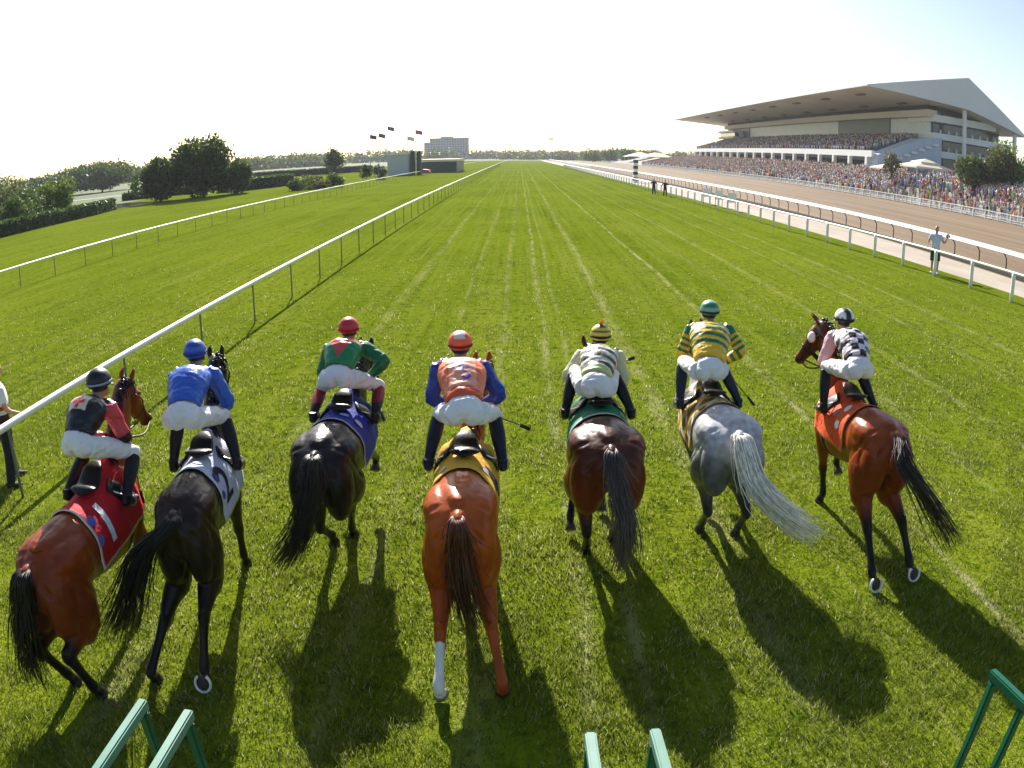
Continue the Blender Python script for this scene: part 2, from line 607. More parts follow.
sheet('ground', [(-6000, -400), (6000, -400), (6000, 9000), (-6000, 9000)], M['meadow'], -.03)
rail_line = [(20.0, -8.0), (18.9, 8.0), (17.9, 22.8), (17.2, 32.7), (16.3, 46.5), (15.85, 72), (15.3, 140), (15.0, 300), (14.6, 620)]
path_outer = 22.6
bm = bmesh.new()
prev = None
for (x, y) in rail_line:
    cur = (bm.verts.new((-60, y, 0)), bm.verts.new((x + 1.75 + .2 * math.sin(y * .7), y, 0)))
    if prev: bm.faces.new((prev[0], prev[1], cur[1], cur[0]))
    prev = cur
o = from_bm('turf_course', bm, M['turf']); o['kind'] = 'structure'
bm = bmesh.new()
prev = None
for (x, y) in rail_line:
    cur = (bm.verts.new((x + 1.6 + .2 * math.sin(y * .7), y, -.004)), bm.verts.new((max(path_outer, x + 3), y, -.004)))
    if prev: bm.faces.new((prev[0], prev[1], cur[1], cur[0]))
    prev = cur
o = from_bm('sand_path', bm, M['sand']); o['kind'] = 'structure'
sheet('dirt_track', [(path_outer, -8), (60.3, -8), (60.3, 620), (path_outer, 620)], M['dirt'], -.010)
bm = bmesh.new()
quad(bm, [(60.6, 20, .02), (60.6, 560, .02), (80, 560, 4.6), (80, 20, 4.6)])
quad(bm, [(80, 20, 4.6), (80, 560, 4.6), (150, 560, 4.7), (150, 20, 4.7)])
o = from_bm('spectator_apron', bm, M['apron']); o['kind'] = 'structure'
# pond and roads at the left
bm = bmesh.new()
ring = [bm.verts.new((-60 + 10 * math.cos(a) * (1 + .15 * math.sin(3 * a)), 93 + 13 * math.sin(a), .02)) for a in [2 * math.pi * k / 28 for k in range(28)]]
bm.faces.new(ring)
o = from_bm('pond_water', bm, M['water']); o['kind'] = 'structure'
sheet('access_road', [(-260, 150), (-70, 150), (-66, 158), (-260, 160)], M['asphalt'], -.012)

# ------------------------------------------------------------------ grass blades (uncountable)
def make_grass():
    out_v, out_c = [], []
    def strip(y0, y1, halfw, dens, hgt, wid, seed):
        r = np.random.default_rng(seed)
        n = int(dens * (y1 - y0) * 2 * halfw)
        x = r.uniform(-halfw, halfw, n)
        y = r.uniform(y0, y1, n)
        # stay inside what the lens can see
        lim = 1.30 * y + .4 if y1 < 7 else 1.12 * y + 1.2
        k = np.abs(x) < np.minimum(lim, 17)
        x, y = x[k], y[k]
        # tussocks: density and height follow a few waves
        w = (np.sin(x * 3.1 + 1.7 * np.sin(y * 1.3)) + np.sin(y * 2.7 + 2.1 * np.sin(x * 1.9 + .5)) + np.sin(x * 7.3 - y * 5.1) * .7 + np.sin(x * 11 + y * 13) * .4) / 3.1
        w2 = np.sin(x * 1.7 + 2.3 * np.sin(y * .8 + 1)) * np.sin(y * 1.9 + 1.3 * np.sin(x * 2.2))
        w = np.clip(w + .45 * w2, -1, 1)
        k = r.uniform(0, 1, len(x)) < .58 + .50 * w
        x, y, w = x[k], y[k], w[k]
        n = len(x)
        h = hgt * (.55 + .7 * r.random(n)) * (1 + .38 * w)
        a = r.uniform(0, 2 * math.pi, n)
        lean = r.uniform(.15, .95, n) * h
        la = a + r.normal(0, .9, n) + math.pi / 2
        wd = wid * (.6 + .8 * r.random(n))
        dx, dy = np.cos(a) * wd / 2, np.sin(a) * wd / 2
        lx, ly = np.cos(la) * lean, np.sin(la) * lean
        z = np.zeros(n)
        v = np.empty((n, 4, 3), dtype=np.float32)
        v[:, 0] = np.c_[x - dx, y - dy, z]
        v[:, 1] = np.c_[x + dx, y + dy, z]
        v[:, 2] = np.c_[x + lx + dx * .35, y + ly + dy * .35, h]
        v[:, 3] = np.c_[x + lx - dx * .35, y + ly - dy * .35, h]
        c0 = np.array((.044, .074, .005))
        c1 = np.array((.250, .292, .036))
        t = np.clip(r.random(n) * .9 + .35 * w, 0, 1)[:, None]
        c = c0 * (1 - t) + c1 * t
        dry = r.random(n) < .12 + .10 * (np.sin(x * 1.3 + 2) * np.sin(y * .9) > .3)
        c[dry] = np.array((.44, .42, .20)) * r.uniform(.6, 1.15, dry.sum())[:, None]
        out_v.append(v.reshape(-1, 3))
        out_c.append(np.repeat(c, 4, axis=0).astype(np.float32))
    strip(2.6, 4.5, 7.0, 4300, .046, .0070, 1)
    strip(4.5, 6.0, 8.0, 3200, .045, .0085, 2)
    strip(6.0, 8.0, 10.0, 2100, .044, .010, 3)
    strip(8.0, 10.5, 13.0, 1200, .043, .012, 4)
    strip(10.5, 14., 16.0, 620, .042, .015, 5)
    strip(14., 18., 17.0, 300, .040, .018, 6)
    strip(18., 23., 17.0, 130, .038, .020, 7)
    strip(23., 30., 17.0, 50, .036, .022, 8)
    V = np.concatenate(out_v)
    C = np.concatenate(out_c)
    F = np.arange(len(V), dtype=np.int32).reshape(-1, 4)
    g = from_np('grass', V, F, M['grassblade'], col=C)
    tag(g, 'short green turf grass with pale dry blades across the whole course', 'grass', kind='stuff')
M['grassblade'] = attr_mat('grass_blades', rough=0.6, var=0.2, scale=2.0, transl=0.5, spec=0.12)
make_grass()

# ------------------------------------------------------------------ running rails
def poly_at(line, y):
    for (x0, y0), (x1, y1) in zip(line, line[1:]):
        if y0 <= y <= y1:
            return x0 + (x1 - x0) * (y - y0) / (y1 - y0)
    return line[-1][0]

def dup(src, name, parent, loc):
    c = src.copy()
    c.name = name
    COL.objects.link(c)
    c.parent = parent
    c.location = loc
    return c

def running_rail(line, top, rr, post_r, step, y_first, npost, pm, label, aluminium_neck=0.0):
    root = empty('running_rail', (0, 0, 0))
    tag(root, label, 'rail')
    bm = bmesh.new()
    ys = np.concatenate([np.arange(line[0][1], 60, 6), np.arange(60, line[-1][1] + 1, 40)])
    tube(bm, [(poly_at(line, y), y, top - rr) for y in ys], [rr] * len(ys), seg=10, n=1, ref=(1, 0, 0))
    from_bm('rail', bm, M['white_pvc'], root, smooth=True)
    bm = bmesh.new()
    tube(bm, [(aluminium_neck, 0, 0), (aluminium_neck, 0, (top - 2 * rr) * .75), (0, 0, top - 2 * rr + .02)], [post_r] * 3, seg=8, n=2)
    p0 = from_bm('post', bm, pm, root, smooth=True)
    y = y_first
    for i in range(npost):
        if y > line[-1][1]: break
        loc = (poly_at(line, y), y, 0)
        if i == 0:
            p0.location = loc
        else:
            dup(p0, 'post', root, loc)
        y += step
    return root

near_line = [(-6.62, -6), (-6.65, 10), (-6.72, 20), (-6.85, 32), (-7.0, 46), (-7.2, 80), (-7.6, 200), (-8.0, 620)]
running_rail(near_line, 1.08, .055, .022, 3.55, 4.35, 90, M['grey_post'], 'thin white running rail on slim posts, just left of the racehorses')
far_line = [(-20.4, -6), (-20.6, 27), (-20.9, 45), (-20.9, 80), (-21.0, 200), (-21.5, 620)]
running_rail(far_line, .92, .045, .02, 2.9, 6.6, 90, M['grey_post'], 'low white running rail on slim posts, nearer the hedge and trees')
running_rail(rail_line, 1.13, .05, .078, 2.72, 10.0, 96, M['white_pvc'], 'white running rail on thick white posts, between turf and pale path')

# inner rail of the dirt track: broad white cover over goose-neck posts
root = empty('safety_rail', (0, 0, 0))
tag(root, 'white dirt track rail with broad sloping cover on dark posts', 'rail')
bm = bmesh.new()
prism(bm, [(23.06, 1.0), (23.22, 1.15), (23.5, 1.16), (23.5, 1.20), (23.18, 1.20), (23.02, 1.02)], -6, 620)
from_bm('cover', bm, M['cover_grey'], root)
bm = bmesh.new()
box(bm, (22.95, 307, .12), (.12, 626, .2))
from_bm('under_rail', bm, M['dark_post'], root)
bm = bmesh.new()
tube(bm, [(23.6, 0, 0), (23.6, 0, .7), (23.35, 0, 1.0)], [.035] * 3, seg=6, n=2)
p0 = from_bm('post', bm, M['dark_post'], root)
for i in range(100):
    if i: dup(p0, 'post', root, (0, 6 + i * 2.6, 0))
p0.location = (0, 6, 0)

# outer fence of the dirt track
root = empty('track_fence', (0, 0, 0))
tag(root, 'low white wire fence between the dirt track and the crowd', 'fence')
bm = bmesh.new()
box(bm, (60.45, 300, 1.1), (.1, 560, .1))
box(bm, (60.45, 300, .45), (.05, 560, .06))
from_bm('rail', bm, M['white_pvc'], root)
bm = bmesh.new()
quad(bm, [(60.47, 20, .1), (60.47, 580, .1), (60.47, 580, 1.02), (60.47, 20, 1.02)])
m, nt, b = new_mat('wire_mesh')
ck = N(nt, 'ShaderNodeTexNoise'); ck.inputs['Scale'].default_value = 12
tr = N(nt, 'ShaderNodeBsdfTransparent'); ms = N(nt, 'ShaderNodeMixShader'); ms.inputs[0].default_value = .35
b.inputs['Base Color'].default_value = (.6, .6, .58, 1)
nt.links.new(tr.outputs[0], ms.inputs[1]); nt.links.new(b.outputs[0], ms.inputs[2])
nt.links.new(ms.outputs[0], [n for n in nt.nodes if n.type == 'OUTPUT_MATERIAL'][0].inputs['Surface'])
from_bm('wire', bm, m, root)
bm = bmesh.new()
box(bm, (0, 0, .58), (.12, .12, 1.16))
p0 = from_bm('post', bm, M['white_pvc'], root)
p0.location = (60.45, 60, 0)
for i in range(1, 100):
    dup(p0, 'post', root, (60.45, 60 + i * 3.1, 0))

# furlong pole
root = empty('furlong_pole', (18.4, 124, 0))
tag(root, 'striped dark green and white furlong pole beside the right rail', 'pole')
for k in range(4):
    bm = bmesh.new(); box(bm, (0, 0, .55 + k * .95), (.72, .72, .5)); from_bm('dark_band', bm, M['dark_green'], root)
    bm = bmesh.new(); box(bm, (0, 0, .1 + k * .95), (.70, .70, .44)); from_bm('white_band', bm, M['white_paint'], root)

# three white boards by the rail
for k, (x, y) in enumerate(((17.2, 70.5), (17.3, 66.4), (17.4, 62.5))):
    root = empty('notice_board', (x, y, 0), R(-6))
    tag(root, ('blank white board by the rail, farthest of three', 'blank white board by the rail, middle of three', 'blank white board by the rail, nearest of three')[k], 'board', 'white boards beside the pale path')
    bm = bmesh.new(); box(bm, (0, 0, 1.05), (.75, .04, .8)); from_bm('panel', bm, M['white_paint'], root)
    for s in (-1, 1):
        bm = bmesh.new(); box(bm, (s * .3, .03, .5), (.05, .02, 1.0)); from_bm('leg', bm, M['dark_post'], root)

# ------------------------------------------------------------------ grandstand
gs = empty('grandstand', (90, 165, 4.2))
tag(gs, 'huge grandstand with cantilevered roof above packed terraces', 'grandstand')
GO = Vector((90, 165, 4.2))
def gpart(name, bm, mat):
    for v in bm.verts: v.co = v.co - GO
    return from_bm(name, bm, mat, gs)
Y0, Y1 = 160, 384
roof = [(76, 24.1), (104, 29.7), (122, 18.1)]
bm = bmesh.new()
prism(bm, [(76, 24.15), (104, 29.75), (122.3, 18.2), (122, 17.9), (104, 22.0), (76.0, 23.85)], Y0, Y1)
rf = gpart('roof', bm, [M['roof_top'], M['soffit']])
for p in rf.data.polygons:
    if p.normal.z < -.05 and abs(p.normal.y) < .5: p.material_index = 1
# soffit beams and lamps
for y in np.arange(176, 360, 23):
    for t in (.2, .62):
        x = 76 + 28 * t
        z = 23.85 - 1.85 * t
        bm = bmesh.new(); box(bm, (x, y, z - .2), (1.3, 4.0, .3)); gpart('soffit_vent', bm, M['soffit_dark'])
bm = bmesh.new()
box(bm, (97, 263, 20.3), (2.6, 194, 1.7)); gpart('upper_fascia', bm, M['cream'])
bm = bmesh.new(); box(bm, (97.6, 263, 16.9), (.4, 190, 5.0)); gpart('glass_wall', bm, M['glazing'])
bm = bmesh.new(); box(bm, (97.3, 208, 17.0), (.3, 36, 4.9)); gpart('dark_glass_bay', bm, M['teal_glass'])
bm = bmesh.new(); box(bm, (97.3, 338, 17.0), (.3, 30, 4.9)); gpart('dark_glass_bay', bm, M['teal_glass'])
bm = bmesh.new(); box(bm, (98.0, 263, 21.9), (2.2, 190, 1.0)); gpart('gap_shade_strip', bm, M['dark_recess'])  # solid dark strip painted as the shade between fascia and roof
bm = bmesh.new(); box(bm, (94.8, 346, 17.9), (4.5, 26, .9)); box(bm, (94.8, 346, 15.2), (4.5, 26, .9)); box(bm, (96.5, 335, 16.6), (2, 5, 2.0)); gpart('press_box', bm, M['white_wall'])
bm = bmesh.new(); box(bm, (95.2, 346, 16.55), (3.4, 25, 1.75)); gpart('press_window', bm, M['glass_dark'])
# upper terrace
bm = bmesh.new()
ns = 10
for k in range(ns):
    x0 = 80.5 + 16.5 * k / ns; x1 = 80.5 + 16.5 * (k + 1) / ns
    z = 8.9 + 5.2 * (k + 1) / ns
    box(bm, ((x0 + x1) / 2 + .2, 264, z / 2 + 3.6), (x1 - x0 - .01 + .4, 186, z - 7.2))
gpart('terrace', bm, M['seat_grey'])
bm = bmesh.new(); box(bm, (80.1, 268, 8.7), (.8, 206, 1.5)); gpart('balcony_band', bm, M['white_wall'])
for k, y in enumerate(np.arange(168, 372, 10.2)):
    bm = bmesh.new(); box(bm, (80.05, y, 6.05), (.9, 1.1, 3.8)); gpart('arcade_pillar', bm, M['white_wall'])
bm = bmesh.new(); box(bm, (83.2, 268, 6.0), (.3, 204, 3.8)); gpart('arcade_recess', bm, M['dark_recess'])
# near end: stair wing, floors, columns
bm = bmesh.new()
prism(bm, [(80.4, 4.2), (98, 4.2), (98, 14.4), (92, 13.6), (80.4, 8.6)], 163.0, 168.5)
gpart('stair_wall', bm, M['stair_blue'])
bm = bmesh.new()
for k in range(7):
    box(bm, (84.0 + k * 2.0, 162.6, 7.6 + k * .82), (1.6, .5, .5))
box(bm, (91, 162.6, 5.2), (10, .5, .9))
gpart('stair_rail', bm, M['white_wall'])
bm = bmesh.new()
for z, h, x1 in ((10.6, 1.6, 121), (14.9, 1.5, 121), (19.2, 1.7, 116)):
    box(bm, ((97 + x1) / 2, 172, z), (x1 - 97, 14, h))
gpart('floor_band', bm, M['white_wall'])
bm = bmesh.new()
for z, h, x1 in ((12.7, 2.7, 119), (16.9, 2.7, 119), (21.0, 1.8, 112)):
    box(bm, ((98.2 + x1) / 2, 174, z), (x1 - 98.2, 12, h))
box(bm, (108, 174, 7.0), (20, 12, 5.7))
gpart('recessed_window', bm, M['glass_dark'])
for k in range(9):
    for z in (16.0, 11.8):
        bm = bmesh.new(); box(bm, (99 + k * 2.4, 165.3, z), (.25, .3, 1.0)); gpart('baluster', bm, M['white_wall'])
for x in (104.2, 120.2):
    bm = bmesh.new()
    ztop = 22.1 if x < 110 else 18.3
    tube(bm, [(x, 162.3, 4.2), (x, 162.3, ztop)], [.55, .55], seg=14, n=1)
    gpart('column', bm, M['white_wall'])
bm = bmesh.new(); box(bm, (110, 275, 12.5), (22, 180, 16.5)); gpart('building_core', bm, M['concrete'])

# ------------------------------------------------------------------ crowd
def figure(r, pose=0):
    """A small standing figure: legs, trunk, arms, head in one mesh."""
    bm = bmesh.new()
    tube(bm, [(-.10, 0, 0), (-.10, 0, .45), (-.09, 0, .88)], [.06, .07, .09], seg=6, n=1)
    tube(bm, [(.10, 0, 0), (.10, 0, .45), (.09, 0, .88)], [.06, .07, .09], seg=6, n=1)
    tube(bm, [(0, 0, .84), (0, 0, 1.05), (0, 0, 1.35), (0, 0, 1.5)], [(.17, .11), (.16, .11), (.21, .13), (.08, .07)], seg=8, n=1)
    for s in (-1, 1):
        if pose == 0:
            tube(bm, [(s * .22, 0, 1.42), (s * .27, .03, 1.15), (s * .25, .10, .9)], [.055, .05, .04], seg=5, n=1)
        elif pose == 1:
            tube(bm, [(s * .22, 0, 1.42), (s * .28, -.1, 1.2), (s * .12, -.28, 1.35)], [.055, .05, .04], seg=5, n=1)
        else:
            tube(bm, [(s * .22, 0, 1.42), (s * .3, -.05, 1.3), (s * .18, -.15, 1.62)], [.055, .05, .04], seg=5, n=1)
    tube(bm, [(0, 0, 1.48), (0, 0, 1.56), (0, 0, 1.66), (0, .0, 1.77)], [.05, .08, .095, .05], seg=7, n=1)
    return bm

SHIRTS = [((.72, .72, .70), 'white'), ((.60, .05, .05), 'red'), ((.05, .10, .35), 'blue'), ((.03, .03, .035), 'black'), ((.55, .45, .30), 'tan'),
          ((.22, .38, .60), 'pale blue'), ((.62, .25, .32), 'pink'), ((.25, .25, .27), 'grey'), ((.60, .48, .08), 'yellow'), ((.06, .24, .10), 'green'),
          ((.78, .76, .70), 'cream'), ((.30, .07, .10), 'maroon')]
LEGS = [(.04, .05, .09), (.45, .38, .28), (.03, .03, .03), (.15, .18, .28), (.55, .5, .42), (.12, .10, .08)]
SKINS = [(.50, .28, .18), (.58, .36, .25), (.30, .15, .09), (.45, .25, .16)]

def fig_colors(V, shirt, leg, skin, hair, sleeves=False):
    z = V[:, 2]
    c = np.tile(np.array(shirt), (len(V), 1))
    c[z < .86] = leg
    c[z < .06] = (.04, .04, .04)
    c[z > 1.5] = skin
    c[z > 1.68] = hair
    arm = (np.abs(V[:, 0]) > .2) & (z < 1.25) & (z > .86)
    c[arm] = skin
    return c

protos = []
for si, (sh, nm) in enumerate(SHIRTS):
    for pose in range(3):
        o = from_bm('person', figure(rnd, pose), M['crowd'])
        V = verts_np(o.data)
        r = random.Random(si * 3 + pose)
        set_col(o.data, fig_colors(V, sh, LEGS[(si * 3 + pose * 2) % 6], SKINS[(si + pose) % 4], (.05, .035, .025) if (si + pose) % 3 else (.25, .17, .08)))
        protos.append((o, nm))

def apron_z(x):
    return .02 + max(0, (x - 60.6)) / 19.4 * 4.58

r = random.Random(21)
spots = []
while len(spots) < 288:
    y = 74 + 55 * r.random() ** 1.1
    x = 61.1 + 9.0 * r.random() ** 1.4
    if all((x - a) ** 2 + (y - b) ** 2 > .33 for a, b in spots):
        spots.append((x, y))
used = set()
for i, (x, y) in enumerate(spots):
    pi = r.randrange(len(protos))
    src, nm = protos[pi]
    if pi in used:
        o = src.copy(); COL.objects.link(o)
    else:
        o = src; used.add(pi)
    o.location = (x, y, apron_z(x))
    sc_ = r.uniform(.92, 1.06)
    o.scale = (sc_, sc_, sc_)
    o.rotation_euler = (0, 0, R(r.uniform(-60, 60) - 90))
    tag(o, 'spectator in a %s shirt standing in the crowd behind the track fence' % nm, 'person', 'spectators in %s shirts on the apron' % nm)
for pi, (o, nm) in enumerate(protos):
    if pi not in used: bpy.data.objects.remove(o)

def mass_crowd(name, label, n, place, seed):
    rg = np.random.default_rng(seed)
    # a simplified figure: trunk, legs, head as three tapered prisms
    bm = bmesh.new()
    tube(bm, [(0, 0, 0), (0, 0, .88)], [(.13, .09), (.17, .12)], seg=5, n=1)
    tube(bm, [(0, 0, .88), (0, 0, 1.3), (0, 0, 1.5)], [(.2, .13), (.27, .15), (.1, .08)], seg=6, n=1)
    ell(bm, (0, 0, 1.64), (.10, .11, .13), seg=6)
    me = bpy.data.meshes.new('x'); bmesh.ops.triangulate(bm, faces=bm.faces); bm.to_mesh(me); bm.free()
    bv = verts_np(me).copy()
    bf = np.array([p.vertices[:] for p in me.polygons], dtype=np.int32)
    bpy.data.meshes.remove(me)
    P = place(n, rg)
    n = len(P)
    ang = rg.uniform(0, 6.28, n)
    s = rg.uniform(.9, 1.08, n)
    ca, sa = np.cos(ang), np.sin(ang)
    V = np.empty((n, len(bv), 3), dtype=np.float32)
    V[:, :, 0] = (bv[None, :, 0] * ca[:, None] - bv[None, :, 1] * sa[:, None]) * s[:, None] + P[:, 0:1]
    V[:, :, 1] = (bv[None, :, 0] * sa[:, None] + bv[None, :, 1] * ca[:, None]) * s[:, None] + P[:, 1:2]
    V[:, :, 2] = bv[None, :, 2] * s[:, None] * P[:, 3:4] + P[:, 2:3]
    sh = np.array([c for c, _ in SHIRTS])
    wts = np.array([.27, .08, .06, .14, .10, .08, .05, .10, .02, .02, .10, .02]); wts /= wts.sum()
    cs = sh[rg.choice(len(sh), n, p=wts)]
    cl = np.array(LEGS)[rg.integers(0, len(LEGS), n)]
    ck = np.array(SKINS)[rg.integers(0, 4, n)]
    hat = rg.random(n)
    ch = np.where(hat[:, None] < .22, np.array((.72, .68, .6)), np.where(hat[:, None] < .75, np.array((.05, .035, .02)), np.array((.28, .2, .1))))
    z = bv[:, 2]
    C = np.empty((n, len(bv), 3), dtype=np.float32)
    C[:] = cs[:, None, :]
    C[:, z < .87] = cl[:, None, :]
    C[:, z > 1.5] = ck[:, None, :]
    C[:, z > 1.66] = ch[:, None, :]
    F = (bf[None] + (np.arange(n) * len(bv))[:, None, None]).reshape(-1, 3)
    o = from_np(name, V.reshape(-1, 3), F, M['crowd'], col=C.reshape(-1, 3))
    tag(o, label, 'crowd', kind='stuff')

def apron_place(n, rg):
    y = 76 + 320 * rg.random(n) ** 1.0
    x = 61.3 + 18.2 * rg.random(n)
    k = ~((y < 129) & (x < 70.3))
    x, y = x[k], y[k]
    z = .02 + (x - 60.6) / 19.4 * 4.58
    return np.c_[x, y, z, np.ones(len(x))]
mass_crowd('crowd', 'dense crowd of race goers standing on the sloping apron', 10500, apron_place, 3)
def terrace_place(n, rg):
    y = rg.uniform(172, 356, n)
    u = rg.random(n)
    k = rg.integers(0, 10, n)
    x = 80.5 + 16.5 * (k + .55) / 10
    z = 8.9 + 5.2 * (k + 1) / 10 - .02
    return np.c_[x, y, z, rg.uniform(.72, .8, n)]
mass_crowd('crowd', 'rows of spectators seated on the upper terrace of the grandstand', 4600, terrace_place, 4)

# canopies at the apron
def canopy(x, y, z, w, h, label, tiers=1):
    root = empty('canopy', (x, y, z))
    tag(root, label, 'canopy')
    bm = bmesh.new()
    for t in range(tiers):
        ww = w * (1 - .5 * t); zz = h + t * 1.0
        a = [bm.verts.new((sx * ww, sy * ww, zz)) for sx, sy in ((-1, -1), (1, -1), (1, 1), (-1, 1))]
        a2 = [bm.verts.new((sx * ww, sy * ww, zz - .35)) for sx, sy in ((-1, -1), (1, -1), (1, 1), (-1, 1))]
        top = bm.verts.new((0, 0, zz + ww * .32))
        for i in range(4):
            bm.faces.new((a[i], a[(i + 1) % 4], top))
            bm.faces.new((a2[i], a2[(i + 1) % 4], a[(i + 1) % 4], a[i]))
    from_bm('roof', bm, M['canvas'], root)
    for sx in (-1, 1):
        for sy in (-1, 1):
            bm = bmesh.new(); box(bm, (sx * w * .95, sy * w * .95, h / 2), (.12, .12, h)); from_bm('pole', bm, M['white_paint'], root)
canopy(80.2, 140, 4.15, 4.6, 2.4, 'two tiered cream canopy beside the leafy trees', 2)
canopy(76.5, 150, 3.4, 3.0, 2.2, 'single cream canopy at the near foot of the grandstand')
canopy(84.0, 93.0, 4.1, 2.6, 2.3, 'small cream canopy to the right of the leafy trees')
for k, (x, y) in enumerate(((70, 392), (74, 425), (72, 465))):
    canopy(x, y, 2.2, 7 + k, 2.6, ('white tent beyond the far end of the grandstand, nearest of three', 'white tent beyond the far end of the grandstand, middle of three', 'white tent beyond the far end of the grandstand, farthest of three')[k])

# ------------------------------------------------------------------ trees and shrubs
def leaf_mesh(name, blobs, nleaf, size, seed, palette, shell=.55):
    rg = np.random.default_rng(seed)
    blobs = np.array(blobs, float)          # x y z rx ry rz
    vol = blobs[:, 3] * blobs[:, 4] + blobs[:, 4] * blobs[:, 5]
    pick = rg.choice(len(blobs), nleaf, p=vol / vol.sum())
    d = rg.normal(size=(nleaf, 3)); d /= np.linalg.norm(d, axis=1)[:, None]
    rad = shell + (1.06 - shell) * rg.random(nleaf) ** .7 + (rg.random(nleaf) < .14) * rg.random(nleaf) * .30
    c = blobs[pick, :3] + d * blobs[pick, 3:] * rad[:, None]
    a = rg.normal(size=(nleaf, 3)); a /= np.linalg.norm(a, axis=1)[:, None]
    b = np.cross(a, d + rg.normal(size=(nleaf, 3)) * .6); b /= np.maximum(np.linalg.norm(b, axis=1), 1e-6)[:, None]
    s = size * (.6 + .8 * rg.random(nleaf))[:, None]
    V = np.empty((nleaf, 4, 3), dtype=np.float32)
    V[:, 0] = c - a * s * .5
    V[:, 1] = c + b * s * .3
    V[:, 2] = c + a * s * .5
    V[:, 3] = c - b * s * .3
    pal = np.array(palette)
    bc = rg.integers(0, len(pal), len(blobs))
    col = pal[bc[pick]] * rg.uniform(.65, 1.35, nleaf)[:, None]
    return V.reshape(-1, 3), np.arange(nleaf * 4, dtype=np.int32).reshape(-1, 4), np.repeat(col, 4, axis=0)

GREEN = [(.065, .110, .019), (.080, .132, .021), (.098, .148, .028), (.060, .096, .024)]
OLIVE = [(.115, .140, .030), (.095, .130, .028), (.125, .125, .042), (.08, .115, .028)]
LIGHT = [(.13, .185, .030), (.11, .165, .028), (.085, .14, .028)]
DARK = [(.045, .080, .017), (.058, .098, .019), (.070, .110, .022)]

def crown_blobs(w, d, h, z0, n, seed, conical=False):
    rg = random.Random(seed)
    out = []
    while len(out) < n:
        x, y, z = rg.uniform(-1, 1), rg.uniform(-1, 1), rg.uniform(-1, 1)
        if x * x + y * y + z * z > 1: continue
        q = 1 - (z + 1) / 2 * .55 if conical else 1
        s = rg.uniform(.22, .42)
        out.append((x * w * .74 * q, y * d * .74 * q, z0 + h / 2 + z * h * .36, w * s, d * s, h * s * .72))
    return out

def make_tree(name, loc, w, h, trunk_h, seed, palette, nleaf, size, label, cat='tree', group=None, nblob=26, conical=False, trunk=True):
    root = empty(name, loc, R(seed * 37 % 360) * 0)
    tag(root, label, cat, group)
    if trunk:
        bm = bmesh.new()
        r0 = max(.06, h * .03)
        tube(bm, [(0, 0, -.1), (.05 * h * .2, 0, trunk_h), (0, .02 * h, h * .7)], [r0 * 1.3, r0, r0 * .3], seg=8, n=3)
        rr = random.Random(seed)
        for k in range(6):
            a = rr.uniform(0, 6.28); z = trunk_h * rr.uniform(.7, 1.3)
            tube(bm, [(0, 0, z), (math.cos(a) * w * .35, math.sin(a) * w * .35, z + h * .2), (math.cos(a) * w * .65, math.sin(a) * w * .65, z + h * .34)], [r0 * .55, r0 * .35, r0 * .12], seg=6, n=2)
        from_bm('trunk', bm, M['bark'], root, smooth=True)
    V, F, C = leaf_mesh('crown', crown_blobs(w, w, h - trunk_h * .7, trunk_h * .7, nblob, seed, conical), nleaf, size, seed + 5, palette)
    from_np('crown', V, F, M['leaf'], root, col=C)
    return root

make_tree('broadleaf_tree', (-44.6, 104, 0), 5.0, 8.9, .5, 1, DARK + GREEN[:1], 12500, .5, 'tallest dark broadleaf tree standing at the left by the pond', nblob=52)
make_tree('broadleaf_tree', (-50.2, 101, 0), 4.0, 5.8, .4, 2, DARK, 7000, .5, 'lower dark round tree joined to the left side of the tallest tree', nblob=30)
make_tree('broadleaf_tree', (-41.0, 108, 0), 2.8, 5.0, .4, 3, GREEN, 4000, .5, 'small dark tree tucked behind the right edge of the tallest tree')
for k, (x, y, w, h, lab) in enumerate(((-150, 225, 15, 9.0, 'broad hazy tree beyond the pond, left of a pair'), (-132, 222, 14, 9.6, 'broad hazy tree beyond the pond, right of a pair'),
                                       (-113, 235, 12, 8.2, 'hazy tree beyond the pond showing behind the dark round tree'))):
    make_tree('broadleaf_tree', (x, y, 0), w, h, .6, 10 + k, GREEN + [(.05, .075, .04)], 6500, 1.0, lab, group='trees beyond the pond', nblob=40)
# thicket behind the hedge at the far left
thick = [(-57, 60, 3.2, 6.2, OLIVE, 'olive green tree at the left edge behind the clipped hedge, nearest the camera'),
         (-55.5, 66, 2.4, 3.0, [(.14, .15, .07), (.10, .12, .05)], 'pale flowering shrub behind the clipped hedge near the left edge'),
         (-54.5, 71.5, 2.0, 3.0, LIGHT, 'bright green shrub behind the middle of the clipped hedge'),
         (-56.5, 76, 2.6, 3.8, GREEN, 'dark green shrub behind the clipped hedge beside the bright one'),
         (-55.0, 81, 2.4, 4.2, LIGHT, 'tall yellow green shrub near the far end of the clipped hedge'),
         (-63, 78, 4.5, 5.2, OLIVE, 'spreading olive tree behind the row of hedge shrubs'),
         (-75, 92, 6.0, 6.4, GREEN, 'wide green tree set back behind the thicket, toward the pond'),
         (-88, 100, 6.5, 7.0, OLIVE, 'large olive tree at the back of the thicket'),
         (-68, 70, 4.2, 6.6, OLIVE, 'drooping olive tree at the left edge, second from the camera')]
for k, (x, y, w, h, pal, lab) in enumerate(thick):
    make_tree('leafy_tree' if h > 5 else 'shrub', (x, y, 0), w * 1.25, h * 1.18, .2, 20 + k, pal, 3400 if h < 5 else 6500, .34, lab, 'tree' if h > 5 else 'shrub', nblob=22)

